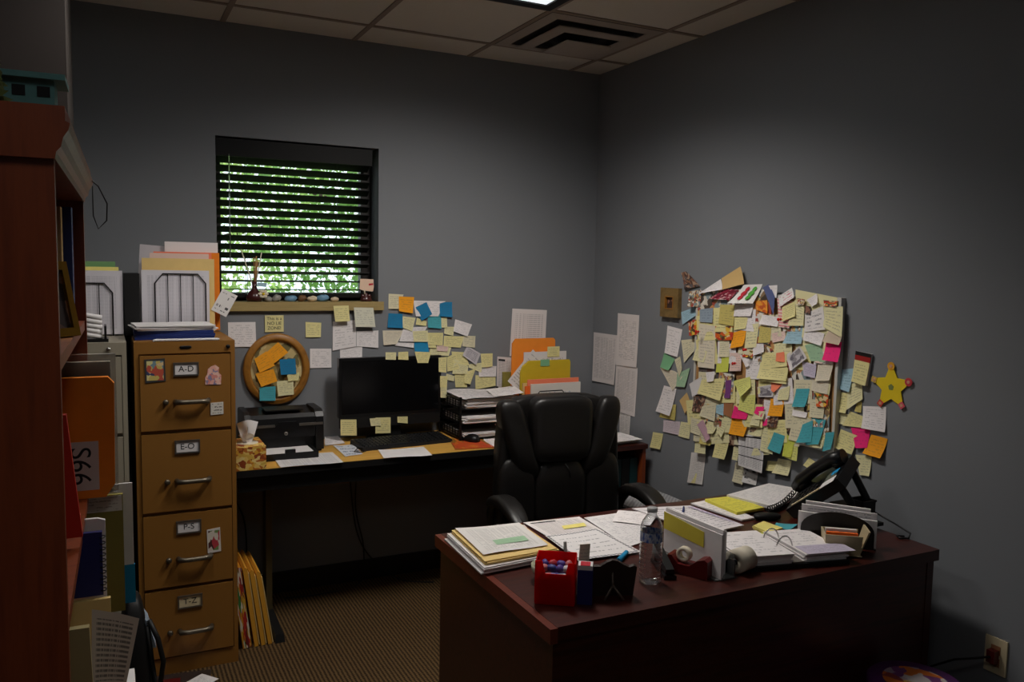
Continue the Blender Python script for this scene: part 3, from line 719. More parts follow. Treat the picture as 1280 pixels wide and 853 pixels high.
# ================================================================== WORK TABLE UNDER THE WINDOW
tb = thing('work_table', 'work table with pale wood top and black legs under the window', 'table', (-2.065, -.535, 0))
TL = 1.555
MB().box(0, TL, .004, .515, .732, .760).bevel(.002).out('tabletop', 'oak_laminate', tb)
MB().box(0, TL, 0, .004, .730, .7585).out('edge_band', 'black_satin', tb)
MB().box(.02, TL-.02, .03, .05, .66, .732).bevel(.002).out('front_rail', 'black_satin', tb)
MB().box(.02, TL-.02, .47, .49, .60, .732).bevel(.002).out('rear_rail', 'black_satin', tb)
for x in (.16, TL-.17):
    MB().box(x, x+.026, .22, .29, .05, .70).bevel(.003).out('leg', 'tan_leg' if 'tan_leg' in MATS else plain('tan_leg', (92, 82, 58), .4, .5), tb)
    MB().hexa([(x-.008, -.03, .001), (x+.034, -.03, .001), (x+.034, .50, .001), (x-.008, .50, .001)], [(x-.004, -.02, .035), (x+.030, -.02, .035), (x+.030, .49, .065), (x-.004, .49, .065)]).bevel(.006).out('foot', 'black_satin', tb)
    MB().box(x-.004, x+.030, .05, .49, .70, .732).bevel(.003).out('top_bracket', 'black_satin', tb)
# cables and outlet under the table
for i, (pts, lb) in enumerate(((((-1.45, -.03, .70), (-1.43, -.02, .45), (-1.40, -.03, .25), (-1.33, -.05, .12), (-1.2, -.1, .01), (-1.05, -.2, .006)), 'black cable hanging under the table below the monitor'),
                  (((-1.40, -.04, .70), (-1.41, -.02, .40), (-1.37, -.03, .18), (-1.40, -.06, .008), (-1.6, -.12, .006), (-1.78, -.1, .006)), 'black cable curling along the floor under the table'),
                  (((-2.0, -.03, .70), (-1.99, -.02, .5), (-1.95, -.02, .35), (-1.95, -.04, .008)), 'black cable hanging at the left end under the table'))):
    P = [Vector(p) for p in pts]; q = []
    for a in range(len(P)-1):
        p0, p1, p2, p3 = P[max(a-1, 0)], P[a], P[a+1], P[min(a+2, len(P)-1)]
        for k in range(6):
            t = k/6; q.append(.5*((2*p1)+(p2-p0)*t+(2*p0-5*p1+4*p2-p3)*t*t+(3*p1-p0-3*p2+p3)*t**3))
    q.append(P[-1]); tag(MB().tube(q, .0035, 7).out('power_cable', 'dark_cable'), lb, 'cable')
o = thing('wall_outlet', 'brown power outlet on the back wall under the table', 'outlet', (-1.47, -.001, .58))
MB().box(-.036, .036, -.006, 0, -.058, .058).bevel(.002).out('cover_plate', 'brownenv', o)
for z in (-.02, .02): MB().box(-.015, .015, -.008, -.005, z-.014, z+.014).bevel(.003).out('receptacle', 'dark_brown', o)

# tissue box
t = thing('tissue_box', 'tissue box with yellow flower print on table beside the tan cabinet', 'tissue box', (-2.000, -.44, .7605))
picture('flower_box', [(225, 170, 60), (235, 200, 110), (150, 70, 30), (220, 180, 80), (190, 110, 40), (240, 215, 140)], 6)
bx = MB().box(-.062, .062, -.092, .105, 0, .098); bx.bevel(.003).out('box_body', 'flower_box', t)
MB().lathe([(.001, 0), (.045, 0), (.045, .0012), (.001, .0012)], 20, T(0, 0, .098)).out('slot_film', 'cream', t)
tt = MB()
for a, s in ((0, 1), (70, .85), (130, .7)):
    M_ = RZ(a)
    tt.sheet(*[M_ @ Vector(q) for q in ((-.018, 0, .099), (.018, 0, .099), (.05*s, .012, .18*s+.01), (-.045*s, -.01, .185*s))], off=lambda u, v: Vector((0, .016*math.sin(5*u+3*v)*v, .012*math.sin(4*u)*v)), nu=8, nv=8)
tt.out('tissue', 'paper_white', t)

# printer
p = thing('printer', 'black laser printer on the table under the oval frame', 'printer', (-1.813, -.29, .7605))
prof = [(0, .012), (0, .135), (.006, .165), (.022, .186), (.05, .196), (.20, .196), (.232, .18), (.236, .012)]
def side(mb, x0, x1, pr):
    A = [[mb.b.verts.new((x, y, z)) for y, z in pr] for x in (x0, x1)]
    mb.b.faces.new(A[0]); mb.b.faces.new(A[1][::-1]); n = len(pr)
    for i in range(n): mb.b.faces.new([A[0][i], A[1][i], A[1][(i+1) % n], A[0][(i+1) % n]])
    return mb
h = MB(); side(h, -.174, -.150, prof); side(h, .140, .176, [(y-.004, z) for y, z in prof])
side(h, -.150, .140, [(.03, .012), (.03, .07), (.006, .075), (.002, .135), (.008, .165), (.024, .182), (.07, .172), (.20, .19), (.232, .176), (.236, .012)])
h.bevel(.003, 2).out('housing', 'black_plastic', p)
MB().box(-.170, .172, .02, .22, 0, .012).out('base', 'black_satin', p)
for x0, x1 in ((-.150, -.045), (.065, .172)): MB().box(x0, x1, -.007, .004, .128, .139).bevel(.002).out('silver_stripe', 'steel', p)
MB().prism([(-.045, .128), (-.03, .150), (.05, .150), (.065, .128), (.05, .112), (-.03, .112)], .008, T(0, -.006, 0)).bevel(.002).out('front_panel', 'black_plastic', p)
MB().box(-.075, .095, .06, .17, .190, .1945).bevel(.002).out('output_flap', 'black_satin', p)
lg = MB().lathe([(.001, 0), (.0085, 0), (.0085, .001), (.001, .001)], 18, T(.005, -.0005, .095) @ RX(90)); lg.out('logo_badge', 'steel', p)
lettering('hp', .011, 'dark_void', T(.005, -.0018, .0955) @ FACE_Y @ Matrix.Shear('XZ', 4, (0, 0)), p)
tr = MB().box(-.125, .125, -.115, .03, .012, .018); tr.box(-.125, -.118, -.115, .03, .018, .030); tr.box(.118, .125, -.115, .03, .018, .030); tr.box(-.125, .125, -.120, -.113, .0, .030)
tr.bevel(.0015, 1).out('paper_tray', 'black_plastic', p)
MB().box(-.022, .022, -.124, -.108, .018, .046).bevel(.004).out('paper_stop', 'black_plastic', p)
MB().box(-.108, .108, -.108, .03, .019, .026).out('paper', 'paper_white', p)

# computer: flat screen, stand, keyboard, mouse
mo = thing('monitor', 'black flat screen monitor edged with sticky notes on the table', 'monitor', (-1.26, -.13, .7605))
MB().box(-.263, .268, 0, .034, .118, .412).bevel(.004).out('screen_housing', 'black_plastic', mo)
MB().box(-.248, .253, -.0012, .0005, .135, .398).out('screen', 'screen', mo)
MB().box(-.258, .262, -.004, .020, .066, .118).bevel(.006).out('speaker_bar', 'black_satin', mo)
MB().hexa([(-.06, .02, .012), (.06, .02, .012), (.06, .05, .012), (-.06, .05, .012)], [(-.05, .016, .13), (.05, .016, .13), (.05, .04, .13), (-.05, .04, .13)]).bevel(.004).out('stand_neck', 'black_satin', mo)
MB().lathe([(.001, 0), (.125, 0), (.122, .008), (.05, .014), (.001, .014)], 32, T(0, .015, 0) @ Matrix.Diagonal((1, .75, 1, 1))).out('stand_base', 'black_plastic', mo)
k = thing('keyboard', 'black keyboard on the table in front of monitor', 'keyboard', (-1.245, -.262, .7605), math.radians(5))
MB().hexa([(-.235, -.085, .0), (.235, -.085, .0), (.235, .085, 0), (-.235, .085, 0)], [(-.232, -.082, .014), (.232, -.082, .014), (.232, .082, .026), (-.232, .082, .026)]).bevel(.003).out('keyboard_base', 'black_satin', k)
ks = MB()
for r_ in range(6):
    y = -.066+r_*.0235; z = .0145+(y+.082)/.164*.012
    n = 1 if r_ == 0 else 0
    x = -.222
    while x < .215:
        wd = .11 if (r_ == 0 and -.12 < x < -.09) else .017
        if not (.066 < x < .074) and not (.142 < x < .150): ks.hexa([(x, y-.009, z), (x+wd, y-.009, z), (x+wd, y+.009, z+.001), (x, y+.009, z+.001)], [(x+.002, y-.006, z+.006), (x+wd-.002, y-.006, z+.006), (x+wd-.002, y+.007, z+.007), (x+.002, y+.007, z+.007)])
        x += wd+.0022
ks.out('keys', 'black_plastic', k)
ms = thing('mouse', 'black computer mouse on the orange mouse mat', 'mouse', (-.915, -.345, .7645), math.radians(20))
MB().puff((0, 0, .0), (.032, .055, .034), .85, fn=lambda v: Vector((v.x, v.y, max(v.z, 0)*(1-.25*(v.y/.055))))).out('mouse_shell', 'black_plastic', ms)
MB().lathe([(.001, -.003), (.006, -.003), (.006, .003), (.001, .003)], 12, T(0, .03, .0255) @ RY(90)).out('scroll_wheel', 'black_satin', ms)
MB().tube([(-1.44, -.33, .775), (-1.49, -.34, .772), (-1.515, -.37, .764), (-1.49, -.40, .764), (-1.46, -.38, .764), (-1.50, -.36, .764)], .002, 6).out('keyboard_cord', 'dark_cable', k).matrix_parent_inverse = (T(-1.245, -.262, .7605) @ RZ(5)).inverted()

# letter trays
lt = thing('letter_tray', 'three tier black mesh letter tray right of the monitor', 'letter tray', (-.80, -.19, .7605))
for z in (.012, .085, .158):
    f = MB(); w_, d_ = .165, .145
    f.box(-w_, w_, -d_, d_, z, z+.003)
    f.out('shelf', 'black_metal', lt)
    e = MB()
    for s in (-1, 1):
        e.box(s*w_-.002, s*w_+.002, -d_, d_, z, z+.004); e.box(s*w_-.002, s*w_+.002, -d_, d_, z+.044, z+.050)
        for q in range(9): yy = -d_+q*2*d_/8; e.box(s*w_-.0018, s*w_+.0018, yy-.002, yy+.002, z, z+.05)
        for q in range(3): e.box(s*w_-.001, s*w_+.001, -d_, d_, z+.010+q*.011, z+.0125+q*.011)
    e.box(-w_, w_, d_-.004, d_, z, z+.05)
    e.out('side_mesh', 'black_metal', lt)
for sx in (-1, 1):
    for sy in (-1, 1): MB().box(sx*.166-.005, sx*.166+.005, sy*.140-.005, sy*.140+.005, 0, .222).bevel(.002).out('post', 'black_metal', lt)
pile('paper_stack', 'papers in the bottom letter tray', 'papers', -.80, -.20, .30, .27, .7765, 5, .005, .010, 11, 'paper_white')
pile('paper_stack', 'papers in the middle letter tray', 'papers', -.80, -.21, .30, .27, .8495, 7, .005, .012, 12, 'paper_white')
pile('paper_stack', 'thick pile of papers in the top letter tray', 'papers', -.79, -.20, .29, .27, .9225, 9, .005, .010, 13, 'paper_white')
o = MB().sheet((-.955, -.35, .975), (-.66, -.37, .975), (-.69, -.06, .978), (-.95, -.06, .978), lambda u, v: Vector((0, 0, .006*math.sin(u*5)))).out('paper_sheet', 'handprint' if 'handprint' in MATS else paper('handprint', (228, 222, 224), 14, 8, (95, 90, 105), .6, .5, .08)); tag(o, 'handwritten sheet on top of the letter tray pile', 'paper')
o = MB().sheet((-.80, -.37, .984), (-.64, -.38, .986), (-.585, -.15, .990), (-.74, -.13, .984), lambda u, v: Vector((0, 0, .010*u*u))).out('paper_sheet', 'white'); tag(o, 'loose sheet jutting out right of the letter tray top', 'paper')
o = MB().prism([(-.05, 0), (.06, .004), (.055, .05), (-.045, .045)], .002).out('photo_print', 'collage2', None, (0, 0, 0)); o.location = (-.735, -.348, .835); o.rotation_euler = (math.radians(-60), 0, 0); tag(o, 'reddish photo slipping out of the middle letter tray', 'photo')

# folder sorter with stepped folders
fs = thing('file_sorter', 'wire file sorter with orange and yellow folders right of letter trays', 'file sorter', (-.41, -.29, .7605))
h = MB().tube([(-.15, 0, 0), (-.15, 0, .06), (-.105, 0, .115), (-.105, 0, .205), (-.09, 0, .222), (.045, 0, .222), (.06, 0, .205), (.06, 0, .115), (.11, 0, .06), (.11, 0, 0)], .003, 8); h.out('wire_arch', 'black_metal', fs)
MB().box(-.17, .17, .01, .25, 0, .012).bevel(.003).out('base', 'black_metal', fs)
paper('scrawl', (228, 222, 215), 7, 4, (150, 170, 190), .5, .6, .15)
upright('paper_stack', 'scrawl', 'white papers in front of the sorter right of letter trays', 'papers', -.545, -.245, -.278, .7735, 1.020, .012)
upright('file_folder', 'salmon', 'salmon folder behind the white papers in the wire sorter', 'folder', -.555, -.245, -.258, .7735, 1.042, .008)
upright('file_folder', 'orange_flag', 'narrow orange red folder edge at the left of the wire sorter', 'folder', -.575, -.535, -.268, .7735, 1.010, .006)
upright('file_folder', 'manila', 'manila folder behind the salmon one in the wire sorter', 'folder', -.575, -.255, -.240, .7735, 1.022, .008)
upright('file_folder', 'yellow_folder', 'large yellow folder in the middle of the wire sorter', 'folder', -.570, -.268, -.205, .7735, 1.135, .016, poly=[(-.15, 0), (.151, 0), (.151, .350), (.145, .361), (-.10, .361), (-.135, .335), (-.15, .30)])
upright('paper_sheet', 'handprint', 'white papers rising behind the yellow folder', 'papers', -.535, -.275, -.170, .7735, 1.178, .006)
upright('sticky_note', 'green', 'green note stuck at the top of the yellow folder', 'note', -.455, -.400, -.206-.003, 1.105, 1.140, .001)
upright('sticky_note', 'yellow', 'yellow note sticking up behind the white papers in the sorter', 'note', -.395, -.320, -.1735, 1.150, 1.205, .001)
o = upright('paper_sheet', 'handprint', 'white sheet tilted at the left of the folder sorter', 'paper', -.60, -.50, -.182, 1.02, 1.20, .002, 42, poly=[(-.07, -.05), (.07, -.05), (.07, .17), (-.07, .17)])
upright('envelope', 'orange_folder', 'orange folder at the back of the wire sorter', 'folder', -.60, -.33, -.150, .7735, 1.250, .010, poly=[(-.135, 0), (.135, 0), (.13, .465), (.12, .476), (-.11, .476), (-.13, .45)])
upright('file_folder', 'olive_board', 'dull olive pages standing left of the yellow folder', 'folder', -.62, -.56, -.10, .7735, 1.065, .02)

# corner bookcase
ck = thing('corner_cabinet', 'low dark wood cabinet in the room corner under papers', 'cabinet', (-.495, -.635, 0))
for a, nm in (((0, .02), 'side_panel'), ((.415, .435), 'side_panel')): MB().box(a[0], a[1], 0, .61, 0, .715).bevel(.002).out(nm, 'cherry', ck)
MB().box(-.005, .440, -.01, .615, .715, .738).bevel(.003).out('top', 'mahogany', ck)
MB().box(.02, .415, .60, .61, 0, .715).out('back_panel', 'cherry', ck)
for z in (.06, .40): MB().box(.02, .415, .01, .60, z-.018, z).out('shelf', 'cherry', ck)
for i, (x, mt, lb) in enumerate(((-.13, 'teal_dark', 'dark teal binder on the corner cabinet shelf next to the wood side'), (-.18, 'black_satin', 'black binder on the corner cabinet shelf left of the teal one'), (-.23, 'teal_dark2', 'dark green binder on the corner cabinet shelf'))):
    plain('teal_dark', (20, 62, 66), .5); plain('teal_dark2', (16, 42, 44), .5)
    o = MB().box(x, x+.045, -.60, -.32, .4005, .66).bevel(.003).out('binder', mt); tag(o, lb, 'binder', 'binders in the corner cabinet')
pile('paper_stack', 'loose papers and envelopes on top of the corner cabinet', 'papers', -.265, -.46, .36, .28, .7385, 4, .005, .012, 21, 'paper_white', rz=4)
o = MB().sheet((-.30, -.635, .7605), (-.07, -.62, .7595), (-.075, -.42, .760), (-.30, -.42, .7605)).out('paper_sheet', 'white'); tag(o, 'top white sheet on the corner cabinet papers', 'paper')
# green haired trinket hanging from the cabinet
d = thing('trinket', 'small trinket with green pompom hair behind the chair', 'trinket', (-.245, -.60, .4005))
hd = MB(); rr = random.Random(2)
hd.puff((0, 0, .155), (.032, .028, .032), 1)
for q in range(70):
    v = Vector((rr.gauss(0, 1), rr.gauss(0, 1), rr.gauss(0, 1))).normalized()
    hd.rod(Vector((0, 0, .155))+v*.025, Vector((0, 0, .157))+v*.040, .004, .001, 5)
hd.out('pompom', plain('pompom_green', (20, 130, 95), .8), d)
MB().tube([(0, 0, .13), (.002, -.004, .09), (-.002, 0, .055), (.004, 0, .0)], [.011, .015, .013, .006], 10).out('body', 'cream_stone', d)

# grey woven box between chair and right wall
gb = thing('storage_box', 'tall grey box with a woven top by the right wall behind the chair', 'box', (-.265, -.93, 0))
mesh = NT('woven_grey'); co = mesh.coords(); wv = mesh.node('ShaderNodeTexChecker'); mesh.l.new(co, wv.inputs[0]); wv.inputs['Scale'].default_value = 90
wv.inputs[1].default_value = (*lin((175, 175, 178)), 1); wv.inputs[2].default_value = (*lin((135, 135, 140)), 1); mesh.l.new(wv.outputs[0], mesh.b.inputs['Base Color']); mesh.b.inputs['Roughness'].default_value = .8; MATS['woven_grey'] = mesh.m
MB().box(-.14, .14, -.15, .15, 0, .535).bevel(.006).out('box_body', 'black_satin', gb)
MB().box(-.145, .145, -.155, .155, .535, .548).bevel(.004).out('lid', 'woven_grey', gb)

# oval frame
of = thing('oval_frame', 'oval wooden picture frame covered with sticky notes behind the printer', 'picture frame', (-1.796, -.004, 1.118))
def oval(a, b, y, n=56): return [(a*math.cos(2*PI*i/n), y, b*math.sin(2*PI*i/n)) for i in range(n)]
R_ = MB(); loops = []
for a, b, y in ((.158, .174, 0), (.158, .174, -.012), (.150, .166, -.022), (.140, .156, -.020), (.134, .150, -.026), (.124, .140, -.018), (.121, .137, -.006), (.121, .137, 0)):
    loops.append([R_.b.verts.new(q) for q in oval(a, b, y)])
n = 56
for A, B in zip(loops, loops[1:]+loops[:1]):
    for i in range(n): R_.b.faces.new([A[i], A[(i+1) % n], B[(i+1) % n], B[i]]).smooth = True
R_.out('frame', 'frame_wood', of)
picture('floral', [(195, 170, 110), (215, 195, 140), (170, 150, 90), (205, 185, 130), (120, 110, 70)], 6)
c = MB(); c.prism([(q[0], q[2]) for q in oval(.122, .138, 0)], .004, T(0, -.006, 0)); c.out('picture', 'floral', of)

# chair
ch = thing('office_chair', 'black leather executive chair behind the dark desk', 'chair', (-.800, -1.005, 0), math.radians(-5))
def curve(v):   # wraps the back towards the sitter (local -y is the front)
    return v
bk = MB()
def shell(v):
    z = v.z/.36
    w = 1-.04*max(0, z)-.05*max(0, z)**6
    return Vector((v.x*w, v.y-.05*(v.x/.28)**2, v.z))
bk.puff((0, .045, .72), (.285, .055, .365), .34, fn=shell, nu=48, nv=28).out('backrest_shell', 'leather', ch)
for s in (-1, 1):
    def bol(v, s=s): return Vector((v.x+s*.052*(v.z/.17)-s*.012*(v.z/.17)**2, v.y-.012, v.z))
    MB().puff((s*.196, -.008, .905), (.060, .055, .172), .55, fn=bol, nu=28, nv=20).out('side_bolster', 'leather', ch)
    def low(v, s=s): return Vector((v.x, v.y-.015, v.z))
    MB().puff((s*.200, -.008, .60), (.085, .050, .235), .5, fn=low, nu=28, nv=20).out('side_cushion', 'leather', ch)
MB().puff((0, -.012, .945), (.142, .062, .142), .38, fn=lambda v: Vector((v.x*(1+.05*v.z/.14), v.y-.012, v.z)), nu=36, nv=22).out('headrest', 'leather', ch)
MB().puff((0, -.020, .655), (.128, .062, .170), .62, nu=32, nv=20).out('lumbar_cushion', 'leather', ch)
MB().tube([(.01, -.074, .80), (.025, -.083, .775), (.03, -.086, .745)], .002, 6).out('crease_seam', 'black_satin', ch)
MB().puff((0, -.22, .47), (.26, .255, .065), .55, nu=36, nv=16).out('seat', 'leather', ch)
for s in (-1, 1):
    MB().tube([(.01+s*.285, .02, .50), (.02+s*.31, .01, .60), (.03+s*.315, -.02, .650), (.03+s*.315, -.12, .658), (.03+s*.315, -.28, .640), (.03+s*.31, -.39, .58), (.02+s*.295, -.38, .50), (s*.24, -.30, .44)], [.02, .022, .026, .028, .028, .024, .02, .02], 12).out('arm_frame', 'black_plastic', ch)
    MB().puff((.03+s*.315, -.15, .678), (.042, .185, .024), .6, fn=lambda v: Vector((v.x, v.y, v.z-.055*(v.y/.18)**2))).out('arm_pad', 'leather', ch)
MB().rod((0, -.2, .14), (0, -.2, .41), .028, n=16).out('gas_lift', 'black_metal', ch)
MB().box(-.11, .11, -.31, -.09, .395, .425).bevel(.008).out('tilt_mechanism', 'black_metal', ch)
for q in range(5):
    a = 2*PI*q/5+.3; dx, dy = math.cos(a), math.sin(a)
    MB().tube([(0, -.2, .15), (dx*.12, -.2+dy*.12, .125), (dx*.29, -.2+dy*.29, .085)], [.03, .025, .017], 10).out('base_arm', 'black_plastic', ch)
    cs = MB()
    for o_ in (-.014, .014): cs.lathe([(.001, -.009), (.026, -.009), (.028, 0), (.026, .009), (.001, .009)], 16, T(dx*.29-dy*o_, -.2+dy*.29+dx*o_, .029) @ Matrix.Rotation(a, 4, 'Z') @ RX(90))
    cs.out('caster', 'black_plastic', ch)

# ================================================================== EXECUTIVE DESK
DX0, DX1, DY0, DY1, DZ = -1.572, -.128, -2.345, -1.560, .74
dk = thing('desk', 'dark mahogany executive desk covered with papers in the foreground', 'desk', (DX0, DY0, 0))
dw, dd = DX1-DX0, DY1-DY0
MB().box(.022, dw, .0, dd, DZ-.036, DZ).bevel(.003).out('desktop', 'mahogany', dk)
MB().box(0, .0215, -.004, dd, DZ-.040, DZ-.0005).bevel(.007, 3).out('edge_moulding', 'mahogany_edge', dk)
MB().box(.016, .048, .010, dd-.012, 0, DZ-.0405).bevel(.002).out('side_panel', 'mahogany', dk)
MB().box(dw-.040, dw-.010, .010, dd-.012, 0, DZ-.0365).bevel(.002).out('side_panel', 'mahogany', dk)
MB().box(.048, dw-.040, .012, .030, .0, DZ-.0365).out('front_panel', 'mahogany', dk)
for x in (.05, dw-.45):
    MB().box(x, x+.40, .035, dd-.03, .06, DZ-.04).out('pedestal', 'mahogany', dk)
    for q in range(3):
        d = MB().box(x+.012, x+.388, dd-.031, dd-.012, .08+q*.2, .27+q*.2).bevel(.003).out('drawer', 'mahogany', dk)
        MB().tube([(x+.15, dd-.012, .19+q*.2), (x+.16, dd+.004, .185+q*.2), (x+.24, dd+.004, .185+q*.2), (x+.25, dd-.012, .19+q*.2)], .004, 8).out('handle', 'brass', d)

def upto(M_, *q): return [M_ @ Vector(p) for p in q]
# tall clear plastic bottle
bt = thing('water_bottle', 'clear plastic water bottle with blue label near the desk front edge', 'bottle', (-1.163, -2.195, DZ))
pr = [(.001, .004), (.024, .001), (.031, .004), (.0325, .012)]
z = .02
while z < .112: pr += [(.0325, z), (.0305, z+.005), (.0325, z+.010)]; z += .0125
pr += [(.0318, .122), (.0318, .152), (.0325, .156), (.031, .166), (.026, .180), (.018, .192), (.0135, .198), (.013, .206), (.001, .206)]
pl = NT('pet_plastic')
tr_ = pl.node('ShaderNodeBsdfTransparent'); tr_.inputs[0].default_value = (.93, .95, .96, 1)
gs = pl.node('ShaderNodeBsdfGlossy'); gs.inputs['Roughness'].default_value = .08; gs.inputs[0].default_value = (.9, .9, .92, 1)
lw = pl.node('ShaderNodeLayerWeight'); lw.inputs[0].default_value = .42
wv_ = pl.noise(pl.mapped(pl.coords(), (30, 30, 160)), 1.0, 2); bp_ = pl.node('ShaderNodeBump'); bp_.inputs['Strength'].default_value = .6; bp_.inputs['Distance'].default_value = .004
pl.l.new(wv_.outputs[0], bp_.inputs['Height']); pl.l.new(bp_.outputs[0], gs.inputs['Normal']); pl.l.new(bp_.outputs[0], lw.inputs['Normal'])
mx_ = pl.node('ShaderNodeMixShader'); pl.l.new(lw.outputs['Facing'], mx_.inputs[0]); pl.l.new(tr_.outputs[0], mx_.inputs[1]); pl.l.new(gs.outputs[0], mx_.inputs[2])
pl.l.new(mx_.outputs[0], pl.n['Material Output'].inputs[0]); MATS['pet_plastic'] = pl.m
MB().lathe(pr, 40).out('bottle_body', 'pet_plastic', bt)
lab = NT('bottle_label'); sp_ = lab.node('ShaderNodeSeparateXYZ'); lab.l.new(lab.coords(), sp_.inputs[0])
nn = lab.noise(lab.mapped(lab.coords(), (60, 60, 25)), 1.5, 2).outputs[0]
lab.l.new(lab.ramp(nn, [(.38, lin((60, 95, 175))), (.5, lin((205, 212, 225))), (.62, lin((70, 110, 185)))]), lab.b.inputs['Base Color']); lab.b.inputs['Roughness'].default_value = .3; MATS['bottle_label'] = lab.m
lb = MB(); A, B = [], []
for j in range(41):
    a = 2*PI*j/40
    A.append(lb.b.verts.new((.0322*math.cos(a), .0322*math.sin(a), .124))); B.append(lb.b.verts.new((.0322*math.cos(a), .0322*math.sin(a), .151)))
for j in range(40): lb.b.faces.new([A[j], A[j+1], B[j+1], B[j]]).smooth = True
lb.out('label_band', 'bottle_label', bt)
MB().lathe([(.001, .2065), (.0145, .2065), (.0148, .209), (.0148, .217), (.013, .219), (.001, .219)], 30).out('cap', plain('cap_plastic', (225, 225, 228), .3, trans=.5), bt)

# red holder
rc = thing('candy_holder', 'red plastic holder filled with wrapped candy at the desk front', 'holder', (-1.468, -2.19, DZ), math.radians(-34))
w_, d_, h_ = .052, .042, .112
rb = MB(); rb.box(-w_, w_, -d_, d_, .0005, .004)
rb.prism([(-w_, .004), (w_, .004), (w_, h_+.004), (w_-.018, h_+.004), (w_-.024, .084), (-w_+.026, .084), (-w_+.018, h_+.006), (-w_, h_+.006)], .003, T(0, -d_, 0))
rb.prism([(-w_, .004), (w_, .004), (w_, h_+.006), (-w_, h_+.006)], .003, T(0, d_-.003, 0))
for s in (-1, 1): rb.box(s*w_-.0015, s*w_+.0015, -d_, d_, .004, h_+.003)
rb.out('holder_body', 'red_plastic', rc)
picture('candy', [(90, 70, 150), (200, 60, 70), (220, 210, 215), (60, 70, 140), (210, 120, 120), (160, 140, 190)], 4)
rr = random.Random(6); k = 0
for x in (-.032, -.011, .011, .032):
    for y in (-.024, .002, .026):
        k += 1
        o = MB().puff((0, 0, 0), (.013, .010, .009), .8, nu=10, nv=6).out('candy', 'candy', None, (0, 0, 0)); o.matrix_world = T(-1.468, -2.19, DZ) @ RZ(-34) @ T(x, y, .089+.006*math.sin(k*2.1)) @ RZ(k*37) @ RX(k*20)
        tag(o, 'wrapped candy heaped at the top of the red holder', 'candy', 'candies in the red holder')
o = MB().box(-w_+.006, w_-.006, -d_+.006, d_-.006, .006, .076).out('candy_filling', 'candy', None, (0, 0, 0)); o.matrix_world = T(-1.468, -2.19, DZ) @ RZ(-34); tag(o, 'mass of candies filling the red holder', 'candy', None, 'stuff')
pn = MB().rod((-1.418, -2.165, .756), (-1.424, -2.158, .882), .0045, n=10).out('pen', 'steel'); tag(pn, 'silver pen standing behind the red holder', 'pen')
bb = thing('small_box', 'tall dark blue box with white and red top beside red holder', 'box', (-1.408, -2.243, DZ), math.radians(-34))
MB().box(-.021, .019, -.016, .022, .0005, .094).bevel(.001).out('box_body', 'navy', bb)
MB().box(-.020, .018, -.015, .021, .0945, .1065).bevel(.001).out('white_top', 'paper_white', bb)
MB().box(-.014, .012, -.0155, .015, .1066, .1078).out('red_mark', 'red_ink', bb)
upright('sticky_note', 'cream', 'small cream note standing behind the blue box on the desk', 'note', -1.405, -1.372, -2.19, .7415, .880, .001, 4)
# easel plaque seen from the back
ep = thing('desk_plaque', 'dark brown plaque on an easel leg seen from behind at desk front', 'plaque', (-1.318, -2.228, DZ), math.radians(-20))
og = [(-.062, .0), (.062, .0), (.066, .088), (.058, .092), (.045, .088), (.028, .096), (.010, .108), (-.004, .110), (-.018, .104), (-.035, .092), (-.052, .092), (-.066, .086)]
M_ = RX(12)
MB().prism(og, .010, M_ @ T(0, -.004, .001)).bevel(.0015, 1).out('plaque_board', 'dark_brown', ep)
MB().tube([(0, -.014, .082), (0, -.022, .045), (0, -.026, .038)], .0035, 6).tube([(0, -.026, .038), (-.026, -.042, .004)], .0032, 6).tube([(0, -.026, .038), (.026, -.044, .004)], .0032, 6).out('easel_leg', plain('easel_metal', (105, 92, 82), .5, .3), ep)
# bowl
bw = MB().lathe([(.001, 0), (.030, 0), (.040, .006), (.054, .028), (.056, .045), (.054, .046), (.050, .028), (.036, .010), (.001, .008)], 36).out('bowl', 'ceramic', None, (0, 0, 0)); bw.location = (-1.415, -2.065, DZ+.0005); tag(bw, 'pale green ceramic bowl behind the red holder', 'bowl')
# stapler, tape dispenser, upright mail sorter, paper roll
st = thing('stapler', 'black stapler standing between bottle and tape dispenser', 'stapler', (-1.072, -2.135, DZ), math.radians(-111))
MB().box(-.075, .075, -.018, .018, .0005, .012).bevel(.004).out('base', 'black_plastic', st)
MB().hexa([(-.075, -.014, .030), (.070, -.014, .016), (.070, .014, .016), (-.075, .014, .030)], [(-.078, -.012, .060), (.072, -.012, .030), (.072, .012, .030), (-.078, .012, .060)]).bevel(.005).out('arm', 'black_plastic', st)
MB().box(-.078, -.050, -.014, .014, .010, .034).bevel(.003).out('hinge', 'steel', st)
td = thing('tape_dispenser', 'maroon tape dispenser with a tape roll beside the upright sorter', 'tape dispenser', (-1.012, -2.185, DZ), math.radians(-62))
MB().prism([(-.062, .0005), (.062, .0005), (.062, .052), (.052, .058), (.030, .050), (.006, .030), (-.03, .030), (-.05, .052), (-.062, .052)], .050, T(0, -.025, 0)).bevel(.004).out('dispenser_body', 'maroon', td)
rl = MB(); Lp = []
for r_, y in ((.022, -.010), (.022, .010), (.012, .010), (.012, -.010)): Lp.append([rl.b.verts.new((-.020+r_*math.cos(2*PI*i/28), y, .054+r_*math.sin(2*PI*i/28))) for i in range(28)])
for A, B in zip(Lp, Lp[1:]+Lp[:1]):
    for i in range(28): rl.b.faces.new([A[i], A[(i+1) % 28], B[(i+1) % 28], B[i]]).smooth = True
rl.out('tape_roll', 'cream', td)
us = thing('mail_sorter', 'upright clear sorter of white envelopes on the desk front edge', 'mail sorter', (-.955, -2.135, DZ), math.radians(-1))
MB().box(-.03, .045, -.135, .135, .0005, .004).bevel(.001, 1).out('base', 'clear_plastic', us)
